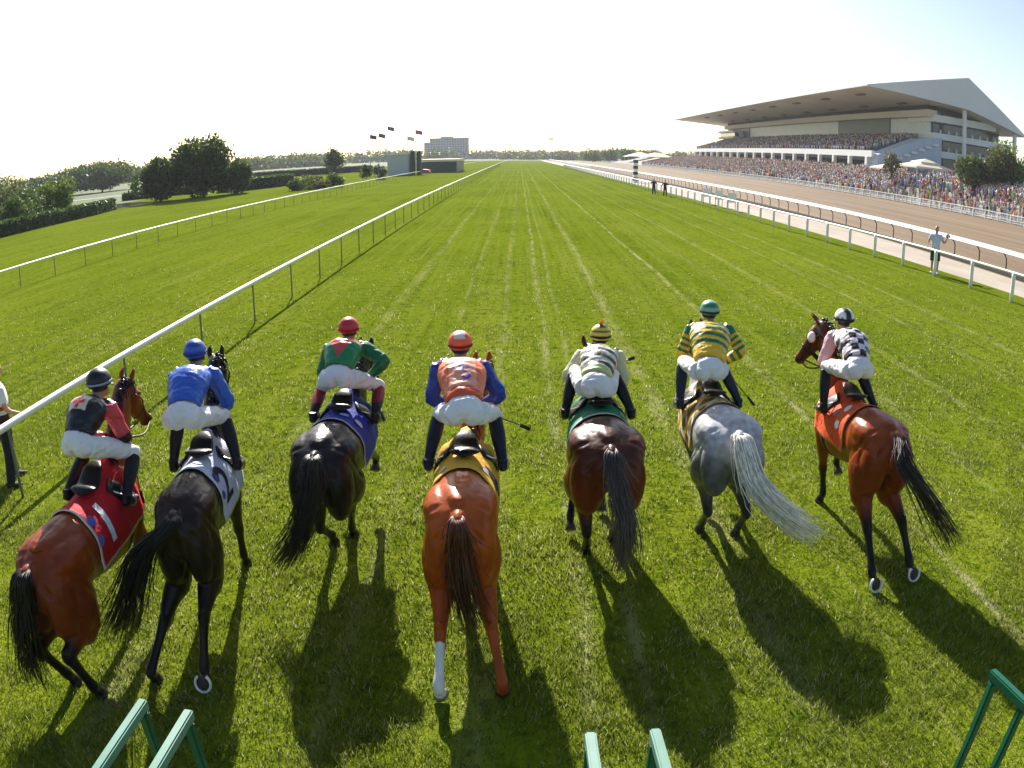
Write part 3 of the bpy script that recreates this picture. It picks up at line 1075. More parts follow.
def hedge(pts, h, w, seed, pal, label, dens=60):
    root = empty('hedge', (*pts[0], 0))
    tag(root, label, 'hedge')
    rg = np.random.default_rng(seed)
    Vs, Cs = [], []
    bm = bmesh.new()
    for (x0, y0), (x1, y1) in zip(pts, pts[1:]):
        L = math.hypot(x1 - x0, y1 - y0)
        ang = math.atan2(y1 - y0, x1 - x0)
        box(bm, ((x0 + x1) / 2 - pts[0][0], (y0 + y1) / 2 - pts[0][1], h / 2 - .06), (L + .02, w - .16, h - .12), rz=ang)
        n = int(dens * L)
        t = rg.random(n); s = rg.uniform(-.5, .5, n); z = rg.random(n)
        top = rg.random(n) < .4
        side = np.where(rg.random(n) < .5, -.5, .5)
        ss = np.where(top, s, side) * w; zz = np.where(top, 1.0, z) * h
        c = np.c_[(x0 - pts[0][0]) + (x1 - x0) * t - math.sin(ang) * ss, (y0 - pts[0][1]) + (y1 - y0) * t + math.cos(ang) * ss, zz]
        c += rg.normal(size=c.shape) * .05
        a = rg.normal(size=(n, 3)); a /= np.linalg.norm(a, axis=1)[:, None]
        b = np.cross(a, rg.normal(size=(n, 3))); b /= np.linalg.norm(b, axis=1)[:, None]
        sz = .22 * (.6 + .8 * rg.random(n))[:, None]
        V = np.stack([c - a * sz, c + b * sz * .6, c + a * sz, c - b * sz * .6], 1)
        Vs.append(V.reshape(-1, 3))
        Cs.append(np.repeat(np.array(pal)[rg.integers(0, len(pal), n)] * rg.uniform(.7, 1.3, n)[:, None], 4, axis=0))
    core = from_bm('core', bm, M['hedge_core'], root)
    V = np.concatenate(Vs)
    from_np('foliage', V, np.arange(len(V), dtype=np.int32).reshape(-1, 4), M['leaf'], root, col=np.concatenate(Cs))
M['hedge_core'] = simple('hedge_twigs', (.016, .028, .010), .9, var=.3, scale=3)
hedge([(-46.5, 42), (-47.2, 62), (-48.6, 79), (-51, 88)], 1.35, 1.3, 5, DARK, 'long low clipped dark hedge at the left edge')
hedge([(-66, 118), (-52, 122)], 1.2, 1.2, 6, GREEN, 'short clipped hedge beyond the pond')
hedge([(-46, 116), (-42, 124), (-41, 134)], 1.9, 3.0, 7, DARK, 'thick dark hedge just right of the tallest tree')
hedge([(-75, 205), (-58, 215), (-45, 235)], 1.8, 2.0, 8, DARK, 'distant dark hedge left of the tote board')
for k, (x, y, w, h, pal, lab) in enumerate(((-30.6, 105, 1.9, 1.7, DARK, 'rounded dark flower bed shrub against the far rail, left one'),
                                            (-28.0, 106.5, 1.9, 1.5, OLIVE, 'rounded olive flower bed shrub against the far rail, middle one'),
                                            (-26.5, 110, 1.6, 2.0, DARK, 'rounded dark flower bed shrub against the far rail, right one'),
                                            (-31.2, 114, 2.0, 2.2, OLIVE, 'taller olive flower bed shrub standing behind the others'),
                                            (-27.2, 138, 1.35, 3.0, DARK, 'dark conical bush left of the tote board'),
                                            (-25.2, 141, 1.35, 2.7, [(.02, .05, .035), (.03, .06, .04)], 'blue green rounded bush nearest the tote board'))):
    make_tree('shrub', (x, y, -.25), w * 1.1, h * 1.1, .0, 40 + k, pal, 1500, .26, lab, 'shrub', nblob=16, trunk=False, conical=(k == 4))
make_tree('conifer_tree', (-52, 215, 0), 3.4, 7.0, 1.0, 50, DARK, 2600, .6, 'dark upright tree at the far left of the flagpoles', nblob=22)
# trees by the grandstand
make_tree('broadleaf_tree', (77.6, 108, 3.2), 5.2, 8.6, .8, 60, LIGHT + OLIVE, 7500, .5, 'big leafy tree in the crowd before the grandstand, right one')
make_tree('broadleaf_tree', (72.2, 110, 2.4), 3.6, 6.6, .8, 61, LIGHT + OLIVE[:2], 5000, .45, 'smaller leafy tree in the crowd before the grandstand, left one')
make_tree('broadleaf_tree', (70.2, 136, 2.0), 2.4, 7.2, 2.6, 62, [(.12, .12, .05), (.10, .11, .04)], 700, .5, 'sparse pale tree in the crowd before the grandstand')
make_tree('broadleaf_tree', (83.5, 108, 3.6), 3.6, 7.0, 1.0, 63, GREEN, 2600, .45, 'dark tree at the right edge behind the big leafy tree')
# right background trees
for k, (x, y, w, h) in enumerate(((52, 560, 8, 9), (63, 545, 9, 10.5), (72, 520, 9, 10), (82, 530, 10, 9), (92, 545, 10, 9.5), (100, 560, 10, 9))):
    make_tree('broadleaf_tree', (x, y, 0), w, h, 1.5, 70 + k, GREEN, 1400, 1.2, 'far rounded tree in the row beyond the white tents', group='trees beyond the white tents', nblob=24)

def distant_wood(name, label, segs, seed, pal):
    rg = np.random.default_rng(seed)
    blobs = []
    for (x0, y0, x1, y1, n, h) in segs:
        t = rg.random(n)
        for q in t:
            hh = h * rg.uniform(.6, 1.05)
            blobs.append((x0 + (x1 - x0) * q, y0 + (y1 - y0) * q + rg.uniform(-15, 15), hh * .45, hh * rg.uniform(.7, 1.2), hh * .7, hh * .55))
    V, F, C = leaf_mesh(name, blobs, len(blobs) * 130, 2.6, seed, pal, .5)
    o = from_np(name, V, F, M['leaf'], col=C)
    tag(o, label, 'wood', kind='stuff')
distant_wood('distant_wood', 'hazy line of far trees along the left horizon', [(-420, 380, -130, 560, 120, 10), (-330, 620, -60, 760, 100, 12), (-900, 500, -400, 800, 100, 15)], 5, GREEN + OLIVE)
distant_wood('distant_wood', 'hazy line of far trees closing the end of the course', [(-60, 900, 140, 900, 80, 11), (-20, 760, 90, 740, 50, 8), (60, 680, 260, 640, 60, 11), (140, 900, 700, 900, 80, 15)], 6, GREEN + OLIVE)

# ------------------------------------------------------------------ far buildings, flags, towers
hb = empty('hotel_building', (-83, 900, 0))
tag(hb, 'grey many storeyed block on the horizon left of the course end', 'building')
for nm, c, s in (('tower', (3, 0, 11.6), (44, 18, 25.4)), ('wing', (-18, 4, 9.6), (16, 18, 21.5)), ('podium', (0, -4, 2.0), (60, 14, 6))):
    bm = bmesh.new(); box(bm, c, s); from_bm(nm, bm, M['hotel'], hb)
bm = bmesh.new(); box(bm, (3, 0, 24.6), (45, 19, 1.0)); box(bm, (0, 0, 26), (14, 8, 2.2)); from_bm('roof', bm, M['hotel_band'], hb)

tb = empty('tote_board', (-25, 172, 0))
tag(tb, 'grey tote board seen from its side, with dark pillars, beside the far rail', 'tote board')
bm = bmesh.new(); box(bm, (-1.2, 0, 2.35), (4.4, 9, 4.4)); from_bm('panel', bm, M['tote_grey'], tb)
bm = bmesh.new(); box(bm, (-1.2, 0, 4.75), (4.7, 9.4, .3)); from_bm('cornice', bm, M['white_wall'], tb)
for x in (1.65, 3.0):
    bm = bmesh.new(); box(bm, (x, -.5, 2.6), (.95, 1.6, 5.4)); from_bm('pillar', bm, M['dark_green'], tb)
bm = bmesh.new(); box(bm, (-6.5, 3, 3.9), (7.5, 3, .6)); from_bm('side_wing', bm, M['tote_grey'], tb)
fe = empty('infield_enclosure', (-18, 190, 0))
tag(fe, 'low dark green enclosure with a cream roof right of the tote board', 'building')
bm = bmesh.new(); box(bm, (-1.8, 10, 1.3), (9.5, 24, 2.6)); from_bm('wall', bm, M['dark_green'], fe)
bm = bmesh.new(); box(bm, (-1.8, 10, 3.0), (10, 25, .6)); from_bm('roof', bm, M['canvas'], fe)
rc = empty('awning', (-20.2, 168, 0))
tag(rc, 'small bright red awning at the foot of the tote board', 'awning')
bm = bmesh.new(); prism(bm, [(-1.0, .6), (1.1, .6), (.7, 1.15), (-.6, 1.25)], -1.2, 1.2); from_bm('canvas', bm, M['red_paint'], rc)

M['flag_dark'] = simple('navy_flag', (.015, .02, .06), .7)
M['flag_purple'] = simple('purple_flag', (.08, .07, .22), .7)
M['flag_red'] = simple('red_flag', (.5, .05, .06), .7)
M['flag_white'] = simple('white_flag', (.7, .7, .7), .7)
flags = [(-49.9, 260, 12.5, 'flag_dark', 'flagpole flying a navy flag, leftmost of the flags'), (-46.6, 258, 12.8, 'flag_purple', 'flagpole flying a purple flag beside the navy one'),
         (-44.2, 262, 15.2, 'flag_purple', 'tallest flagpole, flying a faded purple flag'), (-37.2, 260, 11.5, 'flag_white', 'flagpole flying a white flag near the tote board'),
         (-34.6, 261, 13.6, 'flag_red', 'flagpole flying a red flag, rightmost of the flags')]
for x, y, h, fm, lab in flags:
    root = empty('flagpole', (x, y, 0)); tag(root, lab, 'flagpole')
    bm = bmesh.new(); tube(bm, [(0, 0, 0), (0, 0, h)], [.16, .10], seg=8, n=1); ell(bm, (0, 0, h), (.16, .16, .16), seg=8); from_bm('pole', bm, M['tote_grey'], root)
    bm = bmesh.new()
    g = 10
    rows = [[bm.verts.new((.1 + 2.2 * i / g, .25 * math.sin(i * .9) * i / g, h - .4 - 1.4 * j / 4 - .5 * i / g)) for j in range(5)] for i in range(g + 1)]
    for i in range(g):
        for j in range(4): bm.faces.new((rows[i][j], rows[i + 1][j], rows[i + 1][j + 1], rows[i][j + 1]))
    from_bm('flag', bm, M[fm], root, smooth=True)
for x, y, h, lab in ((-12, 900, 17, 'distant floodlight mast left of the course end'), (28, 700, 20, 'distant floodlight mast right of the course end')):
    root = empty('floodlight_mast', (x, y, 0)); tag(root, lab, 'floodlight')
    bm = bmesh.new(); tube(bm, [(0, 0, 0), (0, 0, h)], [.35, .2], seg=8, n=1); from_bm('mast', bm, M['tote_grey'], root)
    bm = bmesh.new()
    for i in range(3):
        for j in range(2): box(bm, (-1.5 + 1.5 * i, 0, h - .2 - 1.5 * j), (1.2, .6, 1.2))
    from_bm('lamp_head', bm, M['dark_recess'], root)

# ------------------------------------------------------------------ horses
def ik2(a, b, l1, l2, pole):
    a, b, pole = np.array(a, float), np.array(b, float), np.array(pole, float)
    d = b - a
    L = min(np.linalg.norm(d), (l1 + l2) * .999)
    u = d / max(np.linalg.norm(d), 1e-9)
    x = (l1 * l1 - l2 * l2 + L * L) / (2 * L)
    h = math.sqrt(max(l1 * l1 - x * x, 0))
    p = pole - u * pole.dot(u)
    p /= max(np.linalg.norm(p), 1e-9)
    return a + u * x + p * h

BLACK = (.010, .009, .009)
def make_horse(H):
    ox, oy = H['origin']
    th = R(H['heading'])
    root = empty('racehorse', (ox, oy, 0), th)
    tag(root, H['label'], 'horse', 'racehorses leaving the starting gate')
    c_, s_ = math.cos(th), math.sin(th)
    def loc(p):          # world -> horse frame
        dx, dy = p[0] - ox, p[1] - oy
        return np.array((c_ * dx + s_ * dy, -s_ * dx + c_ * dy, p[2] if len(p) > 2 else 0.0))
    dz0 = H.get('dz', -.04)         # croup drop
    dzf = H.get('dzf', .02)         # forehand lift
    wf = H.get('width', 1.0)
    def T(p):
        f = min(max((p[1] + .3) / 1.4, 0), 1)
        return (p[0], p[1], p[2] + dz0 * (1 - f) + dzf * f)
    bm = bmesh.new()
    # trunk
    S = [(-.50, 1.24, .10, .12), (-.42, 1.235, .20, .20), (-.28, 1.235, .265, .27), (-.10, 1.235, .292, .318), (.06, 1.235, .295, .322), (.24, 1.205, .272, .322),
         (.45, 1.155, .268, .345), (.68, 1.125, .285, .365), (.88, 1.135, .272, .380), (1.05, 1.16, .232, .370), (1.20, 1.18, .185, .29), (1.30, 1.17, .12, .19), (1.345, 1.16, .05, .09)]
    tube(bm, [T((0, y, z)) for y, z, _, _ in S], [(w * (1 + (wf - 1) * min(max((1.0 - y) / .8, .25), 1)), h) for y, _, w, h in S], seg=26, n=2)
    ell(bm, T((0, .93, 1.47)), (.075, .24, .13))                       # withers
    ell(bm, T((0, -.02, 1.505)), (.13, .32, .055))                      # croup ridge
    for s in (-1, 1):
        ell(bm, T((s * .145 * wf, -.06, 1.352)), (.155 * wf, .33, .155))      # gluteal mass
        ell(bm, T((s * .145 * wf, -.31, 1.09)), (.140 * wf, .18, .34))       # buttock
        ell(bm, T((s * .17, .98, 1.17)), (.10, .17, .27))               # shoulder blade
    ell(bm, T((0, -.44, 1.43)), (.055, .11, .07))                       # dock
    # neck and head
    poll = loc(H['poll']); nose = loc(H['nose'])
    nb = np.array(T((0, 1.06, 1.28)))
    mid = (nb + poll) / 2 + np.array((0, -.02, -.015))
    hd = (nose - poll); hl = np.linalg.norm(hd); hd /= hl
    nref = H.get('nref', (1, 0, 0))
    tube(bm, [np.array(T((0, .86, 1.22))), nb + np.array((0, .07, -.02)), mid, poll - np.array((0, .05, .06)), poll + hd * .07],
         [(.16, .30), (.150, .275), (.105, .185), (.085, .135), (.07, .10)], seg=18, n=4, ref=nref)
    # head: broad forehead and cheek, narrow nose
    sidev = np.cross(hd, (0, 0, 1.0)); sidev /= np.linalg.norm(sidev)
    crest = np.cross(sidev, hd)
    def hp(t, up=0.0, side=0.0):
        return poll + hd * (t * hl) + crest * up + sidev * side
    tube(bm, [hp(-.08, -.01), hp(.10, -.035), hp(.30, -.05), hp(.52, -.045), hp(.78, -.035), hp(.95, -.035), hp(1.03, -.04)],
         [(.06, .06), (.095, .115), (.102, .135), (.078, .105), (.058, .075), (.060, .068), (.03, .035)], seg=16, n=3, ref=sidev)
    for s in (-1, 1):
        tube(bm, [hp(.0, .05, s * .055), hp(-.05, .13, s * .068), hp(-.06, .205, s * .055)], [(.032, .022), (.034, .018), (.006, .006)], seg=8, n=3, ref=sidev)   # ears
        ell(bm, hp(.30, .035, s * .082), (.026, .026, .026), seg=8)      # eye socket
        ell(bm, hp(.97, .0, s * .045), (.022, .022, .022), seg=8)        # nostril
    # legs
    segs = {}
    def hind(s, tgt, mode, foot):
        hip = np.array(T((s * .138 * wf, -.13, 1.16)))
        G = loc(tgt)
        if mode == 'flat':
            F = G + (0, -.055, .155); PE = G + (0, .0, .06); hoof = (G + (0, .0, .065), G + (0, .035, 0)); sole = None
        elif mode == 'lift':      # foot hanging under the belly, tucked
            F = G + (0, .08, .15); PE = G + (0, .03, .07); hoof = (G + (0, .03, .075), G + (0, -.02, .0)); sole = None
        else:                     # pushed off: toe down, sole turned to the rear
            F = G + (0, .135, .150); PE = G + (0, .078, .055); hoof = (G + (0, .082, .050), G + (0, .0, .070)); sole = True
        d = F - hip
        ang = math.atan2(d[1], -d[2])                 # + forward
        fa = R(24) + ang * .75
        stf = hip + np.array((s * .02, math.sin(fa) * .38, -math.cos(fa) * .38))
        hock = ik2(stf, F, .46, .43, (s * .05, -1, .25))
        d2 = F - hock
        L2 = np.linalg.norm(d2)
        F2 = hock + d2 / L2 * min(L2, .47)
        sh = F2 - F
        F = F2; PE = PE + sh; hoof = (hoof[0] + sh, hoof[1] + sh)
        tube(bm, [hip + (0, 0, .10), hip + (s * .01, .0, -.10), (hip + stf) / 2 + (s * .015, -.05, -.03), stf + (0, -.06, -.05), stf * .55 + hock * .45 + (0, -.012, 0), hock * .93 + stf * .07],
             [(.14 * wf, .21), (.160 * wf, .235), (.160 * wf, .225), (.128 * wf, .175), (.088, .118), (.054, .074)], seg=16, n=3)
        tube(bm, [stf * .12 + hock * .88, hock, hock * .82 + F * .18, hock * .5 + F * .5, F * .86 + hock * .14], [(.050, .072), (.055, .078), (.045, .058), (.039, .046), (.040, .048)], seg=12, n=3)
        tube(bm, [hock * .3 + F * .7, F, F * .5 + PE * .5, PE], [(.038, .044), (.050, .057), (.041, .045), (.048, .053)], seg=12, n=3)
        ell(bm, hock + np.array((0, -.045, .05)), (.026, .03, .05), seg=8)
        tube(bm, [hoof[0], hoof[1]], [(.054, .058), (.068, .074)], seg=14, n=2)
        segs[foot] = (hip, stf, hock, F, hoof[1])
        return hoof if sole else None
    def fore(s, tgt, mode, foot):
        sh = np.array(T((s * .15, 1.08, 1.12)))
        el = np.array(T((s * .155, .98, .90)))
        G = loc(tgt)
        if mode == 'flat':
            F = G + (0, -.05, .155); PE = G + (0, .0, .06); hoof = (G + (0, .0, .065), G + (0, .03, 0))
        else:
            F = G + (0, .03, .15); PE = G + (0, -.03, .08); hoof = (G + (0, -.03, .085), G + (0, -.075, .03))
        kn = ik2(el, F, .44, .33, (0, 1, .1))
        d2 = F - kn; L2 = np.linalg.norm(d2); F2 = kn + d2 / L2 * min(L2, .36)
        o_ = F2 - F; F = F2; PE = PE + o_; hoof = (hoof[0] + o_, hoof[1] + o_)
        tube(bm, [sh, el + (0, .02, .05), el * .7 + kn * .3, el * .25 + kn * .75, kn, kn * .78 + F * .22, kn * .4 + F * .6, F, F * .5 + PE * .5, PE],
             [(.10, .16), (.095, .14), (.076, .098), (.054, .062), (.055, .062), (.042, .047), (.038, .043), (.047, .052), (.038, .042), (.047, .050)], seg=14, n=3)
        tube(bm, [hoof[0], hoof[1]], [(.052, .056), (.066, .070)], seg=14, n=2)
        segs[foot] = (sh, el, kn, F, hoof[1])
    L = H['legs']
    soles = []
    for foot, s, f in (('hl', -1, hind), ('hr', 1, hind), ('fl', -1, fore), ('fr', 1, fore)):
        t, mode = L[foot]
        q = f(s, t, mode, foot)
        if q: soles.append(q)
    body = fuse('body', bm, .0130, 8, M['coat'], root)
    V = verts_np(body.data).astype(float)
    nr = np.empty(len(V) * 3, dtype=np.float32); body.data.vertices.foreach_get('normal', nr); nr = nr.reshape(-1, 3)
    disp = np.zeros(len(V))
    def groove(pts_, depth, width):
        d = np.full(len(V), 9.0)
        P_ = crom([T(p) for p in pts_], 4)
        for a, b_ in zip(P_, P_[1:]): d = np.minimum(d, seg_dist(V, a, b_)[0])
        disp[:] -= depth * np.exp(-(d / width) ** 2)
    for s in (-1, 1):
        q = wf
        groove([(s * .06, -.46, 1.46), (s * .15 * q, -.46, 1.30), (s * .235 * q, -.38, 1.10), (s * .265 * q, -.25, .90)], .020, .024)
        groove([(s * .10, -.30, 1.54), (s * .22 * q, -.28, 1.42), (s * .295 * q, -.16, 1.22), (s * .31 * q, .0, 1.0)], .013, .026)
        groove([(s * .20 * q, .22, 1.48), (s * .30 * q, .14, 1.30), (s * .30 * q, .18, 1.05)], .018, .045)
        groove([(s * .19, .84, 1.42), (s * .25, .80, 1.15), (s * .20, .88, .95)], .012, .03)
    groove([(0, -.55, 1.36), (0, -.52, 1.2), (0, -.46, 1.0), (0, -.40, .86)], .035, .030)
    groove([(0, -.34, 1.57), (0, -.1, 1.58), (0, .3, 1.55)], .012, .022)
    sv = Vector((H['seed'] * 5.3, 0, 0))
    disp += np.array([.005 * noise.noise(Vector((v[0] * 7, v[1] * 5, v[2] * 4)) + sv) + .0022 * noise.noise(Vector(v * 19) + sv) for v in V]) * (V[:, 2] > .55)
    V = V + nr * disp[:, None]
    body.data.vertices.foreach_set('co', V.astype(np.float32).ravel())
    # coat pattern; the grey's pale top also has light painted into it
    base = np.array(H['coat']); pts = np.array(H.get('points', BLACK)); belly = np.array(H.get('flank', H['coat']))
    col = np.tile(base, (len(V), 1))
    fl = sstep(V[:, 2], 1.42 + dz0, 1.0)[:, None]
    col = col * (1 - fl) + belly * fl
    if H.get('dapple'):
        for i in range(len(V)):
            p = Vector(V[i])
            d = noise.noise(p * 17.0) * .6 + noise.noise(p * 6.0) * .5
            col[i] *= 1 + .62 * d
    for foot, (a, b_, k, f, g) in segs.items():
        d1, t1 = seg_dist(V, b_, k)
        d2, t2 = seg_dist(V, k, f)
        d3, t3 = seg_dist(V, f, g)
        near = np.minimum(np.minimum(d1, d2), d3) < .13
        lo = H.get('legdark', .55)
        w = np.where(d1 < np.minimum(d2, d3), sstep(t1, lo, 1.0), 1.0) * near
        side_ok = (V[:, 0] * (1 if foot[1] == 'r' else -1) > -.06)
        w = (w * side_ok * H.get('pointmix', 1.0))[:, None]
        col = col * (1 - w) + pts * w
        if foot in H.get('socks', {}):
            hgt = H['socks'][foot]
            on = ((d2 < .085) & (t2 > 1 - hgt)) | (d3 < .085)
            col[on] = (.74, .70, .66)
        hoofm = (d3 < .085) & (t3 > .62)
        col[hoofm] = (.055, .042, .032) if foot not in H.get('socks', {}) else (.20, .15, .11)
    dh, thd = seg_dist(V, hp(.62), hp(1.05))
    mz = (sstep(thd, .1, .8) * (dh < .12))[:, None] * .8
    col = col * (1 - mz) + np.array((.02, .016, .015)) * mz
    if H.get('headcol') is not None:
        dn, tn = seg_dist(V, mid, poll); dq, tq = seg_dist(V, poll, nose)
        w = (sstep(V[:, 2], 1.45, 1.7) * (np.minimum(dn, dq) < .22))[:, None]
        col = col * (1 - w) + np.array(H['headcol']) * w
    if H.get('blaze'):
        rel = V - poll
        al = rel @ hd / hl; sd = np.abs(rel @ sidev); up = rel @ crest
        on = (al > .12) & (al < .9) & (sd < .022 + .012 * (al < .35)) & (up > .02)
        col[on] = (.7, .66, .62)
    set_col(body.data, col)
    bv = bvh_of(body)
    # horseshoes where the soles show
    for q in soles:
        a, b_ = Vector(q[0]), Vector(q[1])
        n = (b_ - a).normalized()
        up = Vector((0, 0, 1)); up = (up - n * up.dot(n)).normalized()
        sd = n.cross(up)
        bm = bmesh.new()
        P = [b_ + n * .012 + (sd * math.sin(t) * .066 - up * math.cos(t) * .078) for t in np.linspace(-2.55, 2.55, 21)]
        tube(bm, P, [(.016, .012)] * len(P), seg=8, n=1, ref=tuple(n))
        from_bm('horseshoe', bm, M['shoe'], root, smooth=True)
    # tail
    tl = [loc(p) for p in H['tail']]
    dock = np.array(T((0, -.50, 1.45)))
    tl = [dock + np.array((0, .05, .02)), dock + np.array((0, -.05, -.02))] + tl[1:]
    rg = random.Random(H['seed'])
    bm = bmesh.new()
    cl = bm.verts.layers.float_color.new('Col')
    path = crom(tl, 6)
    nst, spread, tw = int(2.4 * H.get('tailn', 90)), H.get('tailspread', .09) * .66, H.get('tailw', .0042)
    m_ = len(path)
    tc0, tc1 = np.array(H['tailcol'][0]), np.array(H['tailcol'][1])
    for k in range(nst):
        a = rg.uniform(0, 6.28); rr = math.sqrt(rg.random())
        off = np.array((math.cos(a) * rr, math.sin(a) * rr * .7, 0))
        drift = np.array((rg.gauss(0, 1), rg.gauss(0, .6), rg.gauss(0, .7)))
        ln = rg.uniform(.45, 1.0) if k > nst * .35 else rg.uniform(.85, 1.0)
        pts_, rad_ = [], []
        for i in range(0, m_, 2):
            t = i / (m_ - 1)
            q = path[min(int(i * ln), m_ - 1)]
            sw = .026 + spread * math.sin(min(t * 1.25, 1) * 1.9) ** .8 * (1 if t < .8 else 1.0)
            wob = .022 * math.sin(6 * t + k * 1.7)
            pts_.append(q + off * sw * .9 + drift * (.003 + .070 * t ** 2.5) + np.array((wob * t, 0, 0)))
            rad_.append(tw * (1 - .75 * t) + .0015)
        v0 = len(bm.verts)
        tube(bm, pts_, rad_, seg=4, n=1)
        bm.verts.ensure_lookup_table()
        sh = rg.uniform(.65, 1.35)
        for j in range(v0, len(bm.verts)):
            tt = ((j - v0) // 4) / max(len(pts_) - 1, 1)
            cc = (tc0 * (1 - tt) + tc1 * tt) * sh
            bm.verts[j][cl] = (*cc, 1)
    from_bm('tail', bm, M['hair'], root, smooth=True)
    # mane
    bm = bmesh.new()
    cl = bm.verts.layers.float_color.new('Col')
    mn = crom([np.array(T((0, .98, 1.58))), mid + np.array((0, -.10, .17)), poll + np.array((0, -.10, .06)), hp(.05, .08)], 14)
    ms_ = H.get('maneside', 1)
    for i, q in enumerate(mn):
        for k in range(4):
            j_ = np.array((rg.gauss(0, .012), rg.gauss(0, .015), rg.gauss(0, .008)))
            e = q + j_ + np.array((ms_ * rg.uniform(.04, .10), rg.uniform(-.05, .01), -rg.uniform(.04, .15)))
            v0 = len(bm.verts)
            tube(bm, [q + j_ * .4 - np.array((0, 0, .02)), (q + e) / 2 + j_ + np.array((ms_ * .015, 0, .035)), e], [.010, .009, .002], seg=4, n=2)
            bm.verts.ensure_lookup_table()
            for j in range(v0, len(bm.verts)): bm.verts[j][cl] = (*(np.array(H.get('manecol', tc0)) * rg.uniform(.7, 1.3)), 1)
    from_bm('mane', bm, M['hair'], root, smooth=True)
    # wrap helper: (y, signed arc) on the back -> point proud of the coat
    def back(y, arc, lift=.012):
        y_ = y
        zc = 1.12 + dz0 * (1 - min(max((y + .3) / 1.4, 0), 1)) + dzf * min(max((y + .3) / 1.4, 0), 1)
        a = arc / .34
        hang = 0
        if abs(a) > 1.5:
            hang = (abs(a) - 1.5) * .34; a = math.copysign(1.5, a)
        d = Vector((math.sin(a), 0, math.cos(a)))
        o_ = Vector((0, y_, zc)) + d * 1.0
        h, n, i, dist = bv.ray_cast(o_, -d)
        if h is None: h = Vector((0, y_, zc)) + d * .3
        p = h + d * lift
        p.z -= hang
        return p
    C = H['cloth']
    y0, y1, arc = C.get('y0', .24), C.get('y1', 1.04), C.get('arc', .62)
    bm = bmesh.new()
    cl = bm.verts.layers.float_color.new('Col')
    nu, nv = 22, 40
    grid = []
    for i in range(nu + 1):
        row = []
        for j in range(nv + 1):
            v_ = -arc + 2 * arc * j / nv
            e = abs(v_) / arc
            yb = y0 + (C.get('point', .0)) * e      # rear edge may sweep forward or back down the side
            y_ = yb + (y1 - yb) * i / nu
            p = back(y_, v_, .014 + .005 * math.sin(9 * y_ + 7 * v_) + .003 * math.sin(21 * v_ + 3 * y_))
            vv = bm.verts.new(p)
            ed = min((y_ - yb), (arc - abs(v_)))
            cc = C['trim'] if ed < C.get('tw', .022) else C['col']
            if C.get('panel') and ed >= C.get('tw', .022):
                f = C['panel'](y_, v_)
                if f is not None: cc = f
            vv[cl] = (*cc, 1)
            row.append(vv)
        grid.append(row)
    for i in range(nu):
        for j in range(nv):
            bm.faces.new((grid[i][j], grid[i + 1][j], grid[i + 1][j + 1], grid[i][j + 1]))
    sc_o = from_bm('saddle_cloth', bm, M['cloth'], root, smooth=True)
    sc_o['label'] = C['label']
    sd_ = sc_o.modifiers.new('thick', 'SOLIDIFY'); sd_.thickness = .006; sd_.offset = 1
    for (txt, size, ty, tarc, colr, rot) in C.get('marks', []):
        s = 1 if tarc > 0 else -1
        if txt == 'o':
            tb_ = disc_bm(size)
        else:
            tb_ = text_mesh(txt, size)
        cr, sr = math.cos(rot), math.sin(rot)
        def fn(x, y, s=s, ty=ty, tarc=tarc, cr=cr, sr=sr):
            x, y = x * cr - y * sr, x * sr + y * cr
            return back(ty + s * x, tarc - s * y, .0275)
        decal('number' if txt.isdigit() else ('emblem' if txt == 'o' else 'lettering'), tb_, fn, colr, M['cloth'], sc_o)
    # saddle
    bm = bmesh.new()
    wz = lambda y: back(y, 0, .03)
    sp = [wz(.48) + Vector((0, 0, .020)), wz(.54) + Vector((0, 0, .038)), wz(.64) + Vector((0, 0, .018)), wz(.76) + Vector((0, 0, .012)), wz(.84) + Vector((0, 0, .012))]
    tube(bm, [tuple(p) for p in sp], [(.03, .012), (.13, .026), (.12, .024), (.10, .02), (.05, .012)], seg=14, n=4)
    for s in (-1, 1):
        P = [back(.74, s * .12, .035), back(.82, s * .24, .032), back(.86, s * .36, .03)]
        tube(bm, [tuple(p) for p in P], [(.08, .016), (.10, .014), (.07, .010)], seg=10, n=3, ref=(0, 1, 0))
    from_bm('saddle', bm, M[H.get('saddle', 'leather')], root, smooth=True)
    # girth
    bm = bmesh.new()
    gp = []
    for k in range(25):
        a = 1.2 + (2 * math.pi - 2.4) * k / 24
        d = Vector((math.sin(a), 0, math.cos(a))); c0 = Vector((0, .80, 1.12 + dzf))
        h, n, i, dist = bv.ray_cast(c0 + d * .9, -d)
        gp.append(tuple((h if h is not None else c0 + d * .36) + d * .008))
    tube(bm, gp, [(.035, .006)] * len(gp), seg=6, n=1, ref=(0, 1, 0))
    from_bm('girth', bm, M['leather'], root, smooth=True)
    # bridle: noseband, brow and cheek straps, reins
    bm = bmesh.new()
    def strap_ring(t, w_, r_extra=.006):
        P = []
        ctr = Vector(hp(t, -.04))
        for k in range(17):
            a = 2 * math.pi * k / 16
            d = (Vector(sidev) * math.cos(a) + Vector(crest) * math.sin(a)).normalized()
            h, n, i, dist = bv.ray_cast(ctr + d * .35, -d)
            P.append(tuple((h if h is not None else ctr + d * .1) + d * r_extra))
        tube(bm, P, [(w_, .005)] * 17, seg=6, n=1, ref=tuple(hd))
        return P
    rn = strap_ring(.62, .014); rb = strap_ring(.93, .008); rt = strap_ring(.14, .012)
    for k in (0, 8):
        tube(bm, [rb[k], rn[k], tuple(Vector(hp(.36, -.01, .115 if k == 0 else -.115))), rt[k]], [(.009, .005)] * 4, seg=6, n=3)
    br = from_bm('bridle', bm, M[H.get('bridle', 'leather')], root, smooth=True)
